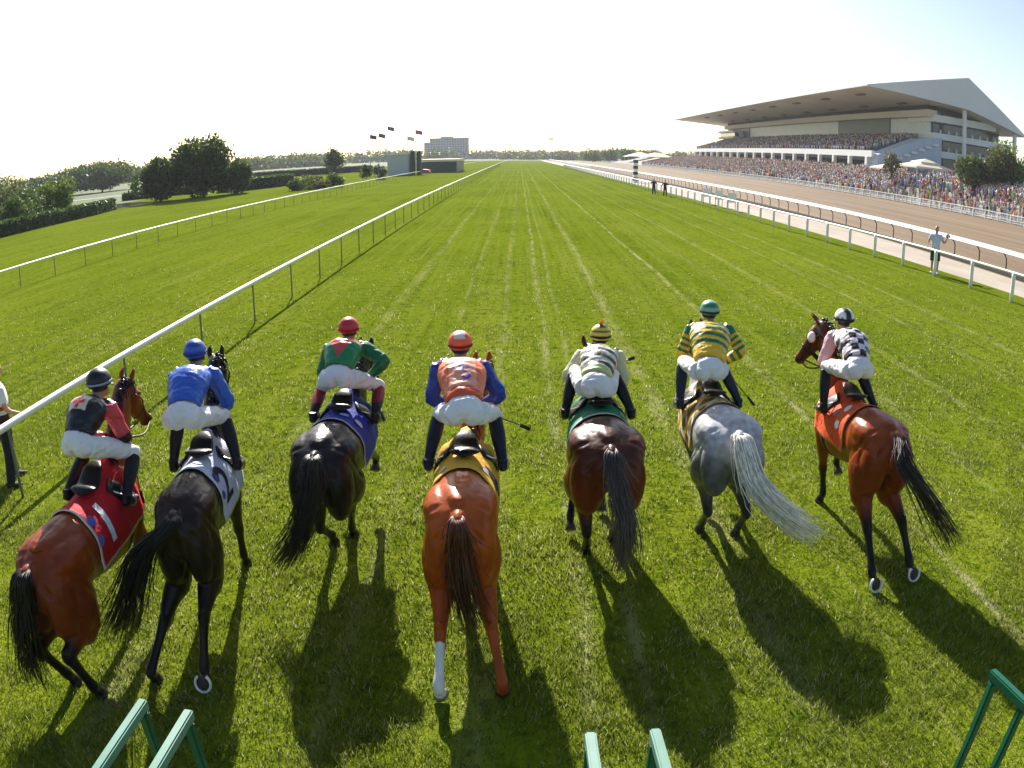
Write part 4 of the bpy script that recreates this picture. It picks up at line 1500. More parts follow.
    if H.get('noseroll'):
        bm = bmesh.new()
        for k in range(17):
            pass
        tube(bm, [tuple(Vector(p) + (Vector(p) - Vector(hp(.62, -.04))).normalized() * .015) for p in rn], [(.036, .030)] * 17, seg=10, n=1, ref=tuple(hd))
        nrl = from_bm('shadow_roll', bm, M['cloth'], root, smooth=True)
        set_col(nrl.data, (.78, .76, .72))
    if H.get('blinkers'):
        for s in (-1, 1):
            bm = bmesh.new()
            ell(bm, hp(.32, .02, s * .105), (.05, .065, .07), seg=12)
            bk = from_bm('blinker_cup', bm, M['cloth'], root, smooth=True)
            set_col(bk.data, (.80, .78, .74))
    return dict(root=root, back=back, T=T, loc=loc, bit=(Vector(rb[0]), Vector(rb[8])), H=H, th=th, origin=(ox, oy))

# ------------------------------------------------------------------ jockeys
def make_jockey(hs, J):
    H = hs['H']
    loc = hs['loc']
    base_l = Vector((0, .62, 1.15))
    th = hs['th']
    c_, s_ = math.cos(th), math.sin(th)
    wb = (hs['origin'][0] + c_ * base_l.x - s_ * base_l.y, hs['origin'][1] + s_ * base_l.x + c_ * base_l.y, base_l.z)
    root = empty('person', wb, th)
    tag(root, J['label'], 'person', 'jockeys leaving the starting gate')
    B = np.array(base_l)
    L = lambda p: np.array(p, float) - B
    hip = loc(J['hip']); head = loc(J['head'])
    sp = head - hip
    # lateral twist of the pelvis / shoulders
    py, sy = R(J.get('pelvis_yaw', 0)), R(J.get('shoulder_yaw', 0))
    pr = np.array((math.cos(py), math.sin(py), J.get('roll', 0) * .5))
    sr = np.array((math.cos(sy), math.sin(sy), J.get('roll', 0)))
    neck = head - np.array((sp[0] * .12, .105, .118))
    chest = hip * .42 + neck * .58 + np.array((0, -.02, .05))
    waist = hip * .74 + neck * .26 + np.array((0, -.02, .035))
    W_ = J.get('w', 1.0)
    hipj = {s: hip + pr * s * .115 + np.array((0, .03, -.05)) for s in (-1, 1)}
    sho = {s: neck + sr * s * .185 * W_ + np.array((0, -.02, -.05)) for s in (-1, 1)}
    foot = {s: hs['back'](.80, s * .365, .08) for s in (-1, 1)}
    foot = {s: np.array(foot[s]) for s in (-1, 1)}
    for s in (-1, 1):
        if s in J.get('foot', {}): foot[s] = foot[s] + np.array(J['foot'][s])
    knee = {}
    for s in (-1, 1):
        ank = foot[s] + np.array((0, -.06, .09))
        knee[s] = ik2(hipj[s], ank, .45, .45, np.array((s * J.get('knee_out', .06), 1.0, .30)))
        if s in J.get('knee', {}): knee[s] = knee[s] + np.array(J['knee'][s])
    hand = {s: np.array(J.get('hand', {}).get(s, (s * .085, 1.27 + .0, 1.70)), float) for s in (-1, 1)}
    elb = {s: ik2(sho[s], hand[s], .29, .27, np.array((s * J.get('elbow_out', .9) * .75, -.45, -.7))) for s in (-1, 1)}
    fwd = np.array((0, 1, 0.0))
    lookv = np.array((math.sin(-R(J.get('look', 0))), math.cos(R(J.get('look', 0))), -.12)); lookv /= np.linalg.norm(lookv)
    # --- body: one continuous figure
    bm = bmesh.new()
    tube(bm, [L(hip) + (0, -.05, -.08), L(hip), L(waist), L(chest), L(neck) + (0, -.03, -.02)], [(.11, .09), (.15, .115), (.125, .10), (.155, .115), (.10, .075)], seg=14, n=3)
    tube(bm, [L(neck) + (0, -.02, -.02), L(head) + (0, -.02, -.07)], [.058, .055], seg=10, n=2)
    hh = Vector(L(head))
    ell(bm, hh, (.077, .098, .115))
    ell(bm, hh + Vector(lookv) * .04 - Vector((0, 0, .06)), (.058, .065, .065))
    ell(bm, hh + Vector(lookv) * .105 - Vector((0, 0, .03)), (.013, .02, .024), seg=8)       # nose
    ell(bm, hh + Vector(lookv) * .088 - Vector((0, 0, .075)), (.026, .012, .010), seg=8)     # mouth
    sdv = Vector(lookv).cross(Vector((0, 0, 1))).normalized()
    for s in (-1, 1):
        ell(bm, hh + sdv * s * .078 - Vector((0, 0, .02)), (.010, .02, .03), seg=8)          # ears
        ell(bm, hh + Vector(lookv) * .088 + sdv * s * .03 - Vector((0, 0, .005)), (.012, .012, .009), seg=8)   # eyes
        tube(bm, [L(sho[s]), L(elb[s]), L(hand[s])], [.046, .038, .026], seg=10, n=3)
        fd = hand[s] - elb[s]; fd /= np.linalg.norm(fd)
        tube(bm, [L(hand[s]) - fd * .01, L(hand[s]) + fd * .035, L(hand[s]) + fd * .075], [(.030, .018), (.040, .020), (.040, .018)], seg=10, n=2)
        side = np.cross(fd, (0, 0, 1.0)); side /= np.linalg.norm(side)
        for q in range(4):
            a0 = L(hand[s]) + fd * .07 + side * (-.030 + .020 * q)
            ln = (.030, .036, .034, .026)[q]
            tube(bm, [a0, a0 + fd * ln * .7 - (0, 0, .006), a0 + fd * ln * .8 - (0, 0, .032), a0 + fd * .002 - (0, 0, .040)], [.0092, .009, .0085, .007], seg=8, n=2)
        a0 = L(hand[s]) + fd * .02 - side * s * .034
        tube(bm, [a0, a0 + fd * .03 - side * s * .010 - (0, 0, .012), a0 + fd * .055 + side * s * .004 - (0, 0, .022)], [.012, .010, .008], seg=8, n=2)
        tube(bm, [L(hipj[s]), L(knee[s]), L(foot[s]) + (0, -.06, .09)], [.085, .058, .036], seg=10, n=3)
        tube(bm, [L(foot[s]) + (0, -.10, .04), L(foot[s]) + (0, .0, .035), L(foot[s]) + (0, .09, .02)], [(.03, .035), (.038, .03), (.03, .018)], seg=8, n=2)
    body = fuse('body', bm, .010, 3, M['skin'], root)
    sk = np.array(J.get('skin', (.42, .23, .15)))
    V = verts_np(body.data)
    col = np.tile(sk, (len(V), 1))
    hm = (V[:, 2] > hh.z - .05) & (np.linalg.norm(V - np.array(hh), axis=1) < .16) & ((V - np.array(hh)) @ np.array(lookv) < .03)
    col[hm] = J.get('hair', (.03, .02, .015))
    set_col(body.data, col)
    # --- jacket
    bm = bmesh.new()
    tube(bm, [L(hip) * .86 + L(waist) * .14 + (0, 0, .02), L(waist), L(chest), L(neck) + (0, -.035, -.045), L(neck) + (0, -.005, .0)],
         [(.152 * W_, .122), (.168 * W_, .134), (.205 * W_, .148), (.172 * W_, .105), (.080, .070)], seg=20, n=4, ref=tuple(sr))
    for s in (-1, 1):
        tube(bm, [L(sho[s]) - sr * s * .07, L(sho[s]), L(sho[s]) * .5 + L(elb[s]) * .5, L(elb[s]), L(elb[s]) * .45 + L(hand[s]) * .55, L(hand[s]) * .96 + L(elb[s]) * .04],
             [.084, .082, .075, .069, .058, .038], seg=14, n=3)
    jk = fuse('jacket', bm, .0105, 3, M['silk'], root)
    me = jk.data
    V = verts_np(me).astype(float)
    # gathered cloth: folds that run round the arms and across the back
    nrm = np.empty(len(V) * 3, dtype=np.float32); me.vertices.foreach_get('normal', nrm); nrm = nrm.reshape(-1, 3)
    seedv = Vector((J['seed'] * 3.7, 1.3, 0))
    V0 = V.copy()
    dsp = np.array([.009 * noise.noise(Vector((v[0] * 9, v[1] * 22, v[2] * 16)) + seedv) + .0018 * noise.noise(Vector(v * 34) + seedv) for v in V])
    V = V + nrm * dsp[:, None]
    me.vertices.foreach_set('co', V.astype(np.float32).ravel())
    Vd = V; V = V0
    A, Bq = L(hip), L(neck)
    ax = Bq - A; al = np.linalg.norm(ax); axn = ax / al
    dT, tT = seg_dist(V, A, Bq)
    arm_d = np.full(len(V), 9.0); arm_t = np.zeros(len(V))
    for s in (-1, 1):
        m1 = L(sho[s]) * .75 + L(elb[s]) * .25
        d1, t1 = seg_dist(V, m1, L(elb[s])); d2, t2 = seg_dist(V, L(elb[s]), L(hand[s]))
        d = np.minimum(d1, d2); t = np.where(d1 < d2, t1 * .3, .3 + t2 * .3)
        k = d < arm_d
        arm_d = np.where(k, d, arm_d); arm_t = np.where(k, t, arm_t)
    isarm = arm_d < dT * .62
    srn = sr / np.linalg.norm(sr)
    u = (V - A) @ srn - ((V - A) @ axn) * (axn @ srn)
    v = (V - A) @ axn
    set_col(me, J['silk'](u, v, isarm, arm_t, al))
    jb = bvh_of(jk)
    upn = np.cross(srn, axn); upn /= np.linalg.norm(upn)
    for (txt, size, uu, vv, colr, rot) in J.get('marks', []):
        cr, sr_ = math.cos(rot), math.sin(rot)
        def fn(x, y, uu=uu, vv=vv, cr=cr, sr_=sr_):
            x, y = x * cr - y * sr_, x * sr_ + y * cr
            p = Vector(A + srn * (uu + x) + axn * (vv + y)); d = Vector(upn)
            h, n, i, dist = jb.ray_cast(p + d * .5, -d)
            return (h if h is not None else p + d * .12) + d * .009
        decal('emblem', text_mesh(txt, size), fn, colr, M['silk'], jk)
    # --- breeches
    bm = bmesh.new()
    tube(bm, [L(hip) + (0, -.085, -.075), L(hip) + (0, -.06, -.02), L(hip), L(hip) * .80 + L(waist) * .20], [(.09, .075), (.142, .122), (.152, .126), (.142, .112)], seg=20, n=4, ref=tuple(pr))
    for s in (-1, 1):
        ell(bm, Vector(L(hip) + pr * s * .070 + np.array((0, -.060, -.035))), (.092, .104, .106))
        a, b_ = L(hipj[s]), L(knee[s])
        e = b_ * .84 + (L(foot[s]) + (0, -.06, .09)) * .16
        tube(bm, [a + (0, -.05, .0), a * .65 + b_ * .35, a * .25 + b_ * .75, b_, e], [.100, .092, .076, .066, .055], seg=16, n=3)
    bc = fuse('breeches', bm, .0105, 3, M['breeches'], root)
    V = verts_np(bc.data).astype(float)
    nrm = np.empty(len(V) * 3, dtype=np.float32); bc.data.vertices.foreach_get('normal', nrm); nrm = nrm.reshape(-1, 3)
    dsp = np.array([.011 * noise.noise(Vector((v_[0] * 8 + v_[2] * 10, v_[1] * 9, v_[2] * 20 - v_[0] * 8)) + seedv) + .004 * noise.noise(Vector(v_ * 30) + seedv) for v_ in V])
    bc.data.vertices.foreach_set('co', (V + nrm * dsp[:, None]).astype(np.float32).ravel())
    set_col(bc.data, J.get('breeches', (.80, .79, .80)))
    # --- boots and stirrups
    for s in (-1, 1):
        f = L(foot[s]); an = f + (0, -.06, .09); kn = L(knee[s])
        bm = bmesh.new()
        tube(bm, [kn * .90 + an * .10, kn * .55 + an * .45, kn * .2 + an * .8, an + (0, -.01, -.02)], [.064, .066, .050, .045], seg=14, n=3)
        tube(bm, [f + (0, -.115, .03), f + (0, -.09, .045), f + (0, .0, .04), f + (0, .09, .022), f + (0, .12, .015)], [(.03, .03), (.040, .046), (.044, .038), (.040, .026), (.018, .014)], seg=12, n=3)
        tube(bm, [an + (0, -.01, .03), f + (0, -.07, .04)], [.047, .043], seg=12, n=2)
        bt = fuse('boot', bm, .010, 2, M['boot'], root)
        V = verts_np(bt.data)
        c = np.tile(np.array(J.get('boot', (.014, .013, .014))), (len(V), 1))
        top = V[:, 2] > kn[2] * .72 + an[2] * .28 - .03
        if 'boottop' in J: c[top] = J['boottop']
        set_col(bt.data, c)
    # --- helmet
    bm = bmesh.new()
    tl = Vector(lookv)
    q = tl.to_track_quat('Y', 'Z').to_matrix()
    hc = hh + Vector((0, 0, .035))
    m4 = Matrix.Translation(hc) @ q.to_4x4() @ Matrix.Diagonal((.112, .138, .112, 1))
    bmesh.ops.create_uvsphere(bm, u_segments=28, v_segments=18, radius=1, matrix=m4)
    geom = bm.verts[:] + bm.edges[:] + bm.faces[:]
    nb_ = q @ Vector((0, .14, -1)).normalized()
    bmesh.ops.bisect_plane(bm, geom=geom, plane_co=hc - Vector((0, 0, .045)), plane_no=nb_, clear_outer=True)
    # peak
    pk = []
    for k in range(13):
        a = R(-68 + 136 * k / 12)
        d = q @ Vector((math.sin(a), math.cos(a), 0))
        pk.append((hc + q @ Vector((math.sin(a) * .108, math.cos(a) * .132, -.030)), hc + q @ Vector((math.sin(a) * .118, math.cos(a) * .185, -.052))))
    vs = [(bm.verts.new(a), bm.verts.new(b_)) for a, b_ in pk]
    for (a, b_), (c, d) in zip(vs, vs[1:]): bm.faces.new((a, b_, d, c))
    hm_ = from_bm('helmet', bm, M['shell'], root, smooth=True)
    sd_ = hm_.modifiers.new('thick', 'SOLIDIFY'); sd_.thickness = .006
    sb = hm_.modifiers.new('sub', 'SUBSURF'); sb.levels = 1; sb.render_levels = 1
    V = verts_np(hm_.data).astype(float)
    rel = (V - np.array(hc)) @ np.array(q)
    set_col(hm_.data, J['cap'](rel))
    if 'pompom' in J:
        bm = bmesh.new()
        for k in range(40):
            d = Vector((rnd.gauss(0, 1), rnd.gauss(0, 1), rnd.gauss(0, 1))).normalized()
            c0 = hc + Vector((0, 0, .125))
            tube(bm, [c0, c0 + d * .032], [.008, .004], seg=5, n=1)
        pp = from_bm('pompom', bm, M['cloth'], root); set_col(pp.data, J['pompom'])
    # goggles strap
    bm = bmesh.new()
    P = []
    for k in range(33):
        a = 2 * math.pi * k / 32
        P.append(tuple(hc + q @ Vector((math.sin(a) * .1145, math.cos(a) * .140, -.012 + .018 * math.cos(a)))))
    tube(bm, P, [(.011, .003)] * 33, seg=6, n=1, ref=(0, 0, 1))
    gst = from_bm('goggles_strap', bm, M['cloth'], root, smooth=True)
    set_col(gst.data, J.get('strap', (.02, .02, .02)))
    # stirrups and reins belong to the horse's tack
    for s in (-1, 1):
        bm = bmesh.new()
        f = foot[s]
        top = np.array(hs['back'](.72, s * .16, .03))
        tube(bm, [top, (top + f) / 2 + (s * .03, 0, .02), f + (0, .0, .12)], [(.012, .004)] * 3, seg=6, n=2, ref=(0, 1, 0))
        P = [f + np.array((math.sin(a) * .058, .0, .05 + .068 * math.cos(a))) for a in np.linspace(0, 2 * math.pi, 15)]
        tube(bm, P, [.007] * 15, seg=6, n=1, ref=(0, 1, 0))
        from_bm('stirrup', bm, M['steel'], hs['root'], smooth=True)
        bm = bmesh.new()
        b_ = np.array(hs['bit'][0 if s > 0 else 1])
        b2 = np.array(hs['bit'][1 if s > 0 else 0])
        use = b_ if b_[0] * s >= b2[0] * s else b2
        h_ = hand[s] + np.array((0, .07, -.01))
        tube(bm, [h_, h_ * .5 + use * .5 + (s * .04, 0, -.05), use], [(.010, .003)] * 3, seg=6, n=4, ref=(0, 0, 1))
        from_bm('rein', bm, M['brown_leather'], hs['root'], smooth=True)
    if 'whip' in J:
        s, d1, wl = J['whip']
        h_ = Vector(hand[s]) + Vector((0, .05, -.02)); d1 = Vector(d1).normalized()
        def w(p): return Vector((hs['origin'][0] + c_ * p.x - s_ * p.y, hs['origin'][1] + s_ * p.x + c_ * p.y, p.z))
        wo = w(h_ - d1 * .10)
        wr = empty('riding_whip', wo, th)
        tag(wr, J['whiplabel'], 'whip')
        bm = bmesh.new(); tube(bm, [(0, 0, 0), tuple(d1 * .18)], [.012, .010], seg=8, n=2); from_bm('handle', bm, M['leather'], wr)
        bm = bmesh.new(); tube(bm, [tuple(d1 * .18), tuple(d1 * wl * .85 + Vector((0, 0, -.01)))], [.008, .005], seg=8, n=3); from_bm('shaft', bm, M['black'], wr)
        bm = bmesh.new(); tube(bm, [tuple(d1 * wl * .84 + Vector((0, 0, -.01))), tuple(d1 * wl + Vector((0, 0, -.02)))], [(.016, .005), (.018, .005)], seg=8, n=2); from_bm('flap', bm, M['leather'], wr)
    return root

def lerpc(mask, a, b): 
    return np.where(mask[:, None], np.array(a), np.array(b))

# ---- colours of the silks
def silk1(u, v, arm, at, al):
    c = lerpc(np.ones_like(u, bool), (.016, .014, .016), (0, 0, 0))
    patch = (np.abs(u) < .105) & (v > al * .42) & (v < al * .80) & ~arm
    c[patch] = (.72, .60, .42)
    cross = patch & ((np.abs(u) < .020) & (np.abs(v - al * .61) < .065) | (np.abs(v - al * .62) < .018) & (np.abs(u) < .07))
    c[cross] = (.62, .05, .05)
    c[arm] = (.62, .045, .06)
    c[arm & (np.abs(at - .30) < .05)] = (.016, .014, .016)
    c[arm & (at > .52)] = (.02, .02, .02)
    return c
def silk2(u, v, arm, at, al):
    return np.tile(np.array((.030, .115, .52)), (len(u), 1))
def silk3(u, v, arm, at, al):
    c = np.tile(np.array((.018, .22, .07)), (len(u), 1))
    c[arm] = (.012, .14, .045)
    top = al - .02
    vee = ~arm & (v > al - .40) & (np.abs(u) < (v - (al - .40)) * .55) & (v < top)
    c[vee] = (.66, .07, .06)
    yoke = ~arm & (v > al - .02) & (np.abs(u) < .10)
    c[yoke] = (.55, .62, .50)
    return c
def silk4(u, v, arm, at, al):
    c = np.tile(np.array((.90, .37, .22)), (len(u), 1))  # paler back centre paints in sun shining through the silk
    c[~arm & (np.abs(u) > .115)] = (.82, .16, .05)
    c[~arm & (v < .10)] = (.78, .10, .03)
    c[arm] = (.02, .045, .33)
    c[arm & (at > .50)] = (.80, .10, .03)
    c[~arm & (v > al - .035)] = (.03, .06, .36)
    for cu, cv in ((-.040, .385), (.030, .255)):
        c[~arm & (near_s(u, v, cu, cv, .066, .155) < .0125)] = (.20, .09, .42)
    return c
def near_s(u, v, cu, cv, w, h):
    """Distance to a stroke shaped like a letter S."""
    P = np.array([(.45, .36), (.15, .5), (-.25, .46), (-.42, .28), (-.2, .08), (.2, -.08), (.42, -.28), (.25, -.46), (-.15, -.5), (-.45, -.36)])
    P = P * (w, h) + (cu, cv)
    q = np.c_[u, v]
    d = np.full(len(u), 9.0)
    for a, b in zip(P, P[1:]): d = np.minimum(d, seg_dist(q, a, b)[0])
    return d
def silk5(u, v, arm, at, al):
    s = (np.floor((v + .02) / .062).astype(int) % 2 == 0) & ~arm
    c = lerpc(s, (.075, .062, .042), (.72, .68, .52))
    c[arm] = (.62, .60, .38)
    c[~arm & (v < .085)] = (.52, .60, .22)
    return c
def silk6(u, v, arm, at, al):
    t = np.where(arm, at * 1.15 + .03, v)
    s = np.floor((t + .012) / .052).astype(int) % 2 == 0
    c = lerpc(s, (.015, .17, .065), (.84, .50, .02))
    c[~arm & (v < .14)] = (.84, .50, .02)
    return c
def silk7(u, v, arm, at, al):
    s = ((np.floor((u + .5) / .082) + np.floor(v / .088)).astype(int) % 2 == 0) & ~arm
    c = lerpc(s, (.02, .018, .018), (.82, .68, .70))
    c[arm] = (.80, .42, .46)
    return c
def cap_plain(c):
    return lambda r_: np.tile(np.array(c), (len(r_), 1))
def cap_band(c, b, w):
    def f(r_):
        o = np.tile(np.array(c), (len(r_), 1)); o[np.abs(r_[:, 0]) < w] = b; return o
    return f
def cap_hoops(c, b, step, off=0.0):
    def f(r_):
        return np.where((np.floor((r_[:, 2] + .2 + off) / step).astype(int) % 2 == 0)[:, None], np.array(b), np.array(c))
    return f
def cap4(r_):
    o = np.tile(np.array((.84, .11, .03)), (len(r_), 1))
    o[(r_[:, 2] > .045) & (np.abs(r_[:, 0]) < .05) & (r_[:, 1] < .05)] = (.82, .74, .66)
    o[np.abs(r_[:, 2] - .030) < .004] = (.25, .03, .02)
    return o
def cap7(r_):
    o = np.tile(np.array((.80, .78, .76)), (len(r_), 1))
    o[(np.abs(r_[:, 0] + .02) < .035) | (r_[:, 2] < .0)] = (.02, .02, .02)
    return o

BAY = (.170, .038, .012); DKBAY = (.030, .013, .008); CHEST = (.235, .058, .014)
RED = (.60, .018, .022); 
HORSES = [
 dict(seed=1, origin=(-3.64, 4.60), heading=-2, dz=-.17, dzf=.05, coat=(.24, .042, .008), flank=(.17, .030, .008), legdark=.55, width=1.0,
      label='reddish bay racehorse under the red cloth numbered 1, beside the thin rail',
      poll=(-3.76, 6.40, 2.04), nose=(-3.73, 6.75, 1.58), maneside=1, blaze=True,
      legs=dict(hl=((-3.74, 4.40, 0), 'flat'), hr=((-3.42, 4.30, 0), 'flat'), fl=((-3.70, 6.05, .25), 'lift'), fr=((-3.36, 6.15, .12), 'lift')),
      tail=[(0, 0, 0), (-3.72, 4.05, 1.02), (-3.82, 4.02, .60), (-3.88, 4.06, .20)], tailcol=((.012, .010, .009), (.03, .022, .018)), tailn=130, tailspread=.13,
      bridle='brown_leather',
      cloth=dict(col=(.56, .012, .018), trim=(.80, .78, .78), label='red saddle cloth with a white number 1', arc=.61, point=-.02, tw=.02,
                 marks=[('1', .50, .47, .33, (.80, .79, .82), 0), ('o', .045, .30, .20, (.10, .12, .42), 0), ('o', .045, .28, .36, (.12, .14, .45), 0), ('o', .04, .44, -.22, (.10, .12, .42), 0), ('1', .40, .45, -.34, (.80, .79, .82), 0)])),
 dict(seed=2, origin=(-2.74, 5.41), heading=9, dz=-.03, coat=(.026, .014, .009), flank=(.014, .009, .007), legdark=.3, width=.87,
      label='almost black racehorse under the pale grey cloth numbered 2',
      poll=(-3.08, 7.2, 2.05), nose=(-3.16, 7.55, 1.62),
      legs=dict(hl=((-3.00, 4.60, 0), 'flat'), hr=((-2.53, 4.58, .02), 'sole'), fl=((-3.15, 6.75, .0), 'flat'), fr=((-2.82, 6.68, 0), 'flat')),
      tail=[(0, 0, 0), (-2.92, 4.80, 1.16), (-3.12, 4.72, .75), (-3.40, 4.74, .28)], tailcol=((.016, .012, .010), (.012, .010, .010)), tailn=110, tailspread=.12,
      cloth=dict(col=(.50, .52, .62), trim=(.66, .66, .70), label='pale grey saddle cloth with a dark number 2', arc=.62,
                 marks=[('2', .48, .46, .34, (.012, .012, .02), 0), ('o', .042, .34, .20, (.05, .05, .28), 0), ('o', .042, .30, .36, (.03, .05, .2), 0), ('o', .04, .40, -.16, (.08, .09, .4), 0), ('o', .036, .40, .02, (.62, .60, .72), 0)])),
 dict(seed=3, origin=(-1.82, 6.72), heading=-1, dz=-.03, coat=(.020, .014, .012), flank=(.011, .009, .009), legdark=.3, width=1.12,
      label='black racehorse under the royal blue saddle cloth',
      poll=(-1.75, 8.40, 1.83), nose=(-1.72, 8.76, 1.42),
      legs=dict(hl=((-1.98, 7.22, 0), 'flat'), hr=((-1.80, 7.42, 0), 'flat'), fl=((-2.02, 8.25, .42), 'lift'), fr=((-1.68, 8.35, .40), 'lift')),
      tail=[(0, 0, 0), (-1.86, 6.10, 1.10), (-1.96, 6.04, .78), (-2.22, 6.02, .38)], tailcol=((.05, .038, .032), (.014, .012, .012)), tailn=130, tailspread=.13,
      cloth=dict(col=(.016, .03, .30), trim=(.62, .62, .68), label='royal blue saddle cloth with white trim', arc=.62, tw=.018,
                 marks=[('o', .05, .46, .22, (.58, .56, .72), 0), ('o', .042, .45, .07, (.45, .40, .62), 0), ('o', .04, .43, -.3, (.7, .68, .72), 0)])),
 dict(seed=4, origin=(-.45, 5.52), heading=1, dz=.0, coat=(.44, .082, .008), flank=(.36, .062, .007), points=(.32, .062, .009), pointmix=.6, width=.98,
      label='orange chestnut racehorse with a white hind sock under the yellow cloth',
      poll=(-.36, 7.30, 1.95), nose=(-.36, 7.66, 1.52), manecol=(.16, .045, .014), socks={'hl': .75},
      legs=dict(hl=((-.60, 4.66, 0), 'flat'), hr=((-.12, 4.80, 0), 'flat'), fl=((-.62, 7.0, .05), 'lift'), fr=((-.30, 6.9, .0), 'flat')),
      tail=[(0, 0, 0), (-.44, 4.98, 1.20), (-.42, 4.94, .88), (-.34, 5.02, .46)], tailcol=((.20, .06, .025), (.05, .022, .014)), tailn=80, tailspread=.075,
      cloth=dict(col=(.72, .40, .02), trim=(.78, .62, .12), label='yellow saddle cloth with dark number strokes', arc=.62, point=-.05,
                 marks=[('4', .42, .46, .34, (.02, .02, .06), 0), ('o', .04, .42, .17, (.30, .28, .60), 0), ('o', .042, .41, -.17, (.74, .68, .70), 0)])),
 dict(seed=5, origin=(.82, 6.85), heading=0, dz=.0, coat=(.080, .020, .007), flank=(.16, .028, .007), legdark=.35, width=1.25,
      label='dark brown bay racehorse under the green saddle cloth',
      poll=(.80, 8.50, 1.84), nose=(.78, 8.86, 1.40),
      legs=dict(hl=((.70, 7.10, 0), 'flat'), hr=((1.0, 7.35, 0), 'flat'), fl=((.56, 7.55, .06), 'lift'), fr=((.95, 8.1, .0), 'lift')),
      tail=[(0, 0, 0), (.86, 6.10, 1.18), (.94, 6.0, .84), (.90, 6.0, .38)], tailcol=((.016, .012, .010), (.14, .11, .10)), tailn=90, tailspread=.085,
      cloth=dict(col=(.012, .20, .09), trim=(.58, .62, .58), label='green saddle cloth with pale trim', arc=.60, tw=.05, marks=[('o', .035, .45, .2, (.6, .62, .6), 0)])),
 dict(seed=6, origin=(2.10, 7.20), heading=1, dz=.0, coat=(.46, .45, .45), flank=(.115, .115, .125), points=(.035, .035, .038), legdark=.2, dapple=True, width=1.16, headcol=(.05, .05, .055),  # pale top over dark flank: real coat, with some painted-in lighting
      label='dappled grey racehorse with a long streaming white tail',
      poll=(2.13, 8.90, 1.96), nose=(2.10, 9.26, 1.52), manecol=(.3, .3, .3), socks={'fl': .3},
      legs=dict(hl=((2.02, 7.56, .0), 'flat'), hr=((2.40, 7.42, 0), 'flat'), fl=((2.18, 7.98, .06), 'lift'), fr=((2.4, 8.5, .3), 'lift')),
      tail=[(0, 0, 0), (2.19, 6.42, 1.12), (2.42, 6.30, .88), (2.98, 6.26, .50)], tailcol=((.80, .76, .66), (.93, .88, .77)), tailn=150, tailspread=.15,
      cloth=dict(col=(.10, .055, .02), trim=(.62, .46, .20), label='black and gold patterned saddle cloth', arc=.62, tw=.02, point=-.04,
                 panel=lambda y, v: ((.70, .42, .03) if (math.sin(y * 26 + v * 9) > .35) else ((.62, .60, .62) if math.sin(y * 17 - v * 30) > .75 else None)) if v < .1 else (.012, .012, .012),
                 marks=[])),
 dict(seed=7, origin=(3.74, 7.02), heading=2, dz=.03, coat=(.28, .050, .008), flank=(.21, .036, .008), legdark=.5, width=1.06,
      label='glossy bay racehorse with white blinkers under the orange cloth',
      poll=(3.66, 8.70, 2.12), nose=(3.40, 8.82, 1.65), headcol=(.10, .024, .008), noseroll=False, blinkers=True, maneside=1, manecol=(.02, .014, .012), socks={},
      legs=dict(hl=((3.56, 6.06, .01), 'sole'), hr=((4.08, 6.20, .02), 'sole'), fl=((3.72, 8.20, 0), 'flat'), fr=((4.02, 8.5, .25), 'lift')),
      tail=[(0, 0, 0), (3.72, 6.26, 1.32), (3.98, 6.08, .98), (4.48, 6.06, .38)], tailcol=((.020, .014, .012), (.05, .035, .03)), tailn=100, tailspread=.085,
      cloth=dict(col=(.74, .085, .012), trim=(.62, .30, .12), label='bright orange red saddle cloth with white patches', arc=.62, tw=.018, point=-.03,
                 marks=[('o', .05, .42, -.16, (.74, .72, .78), 0), ('o', .052, .42, -.36, (.80, .80, .80), 0), ('o', .04, .56, -.26, (.35, .33, .36), 0)])),
]
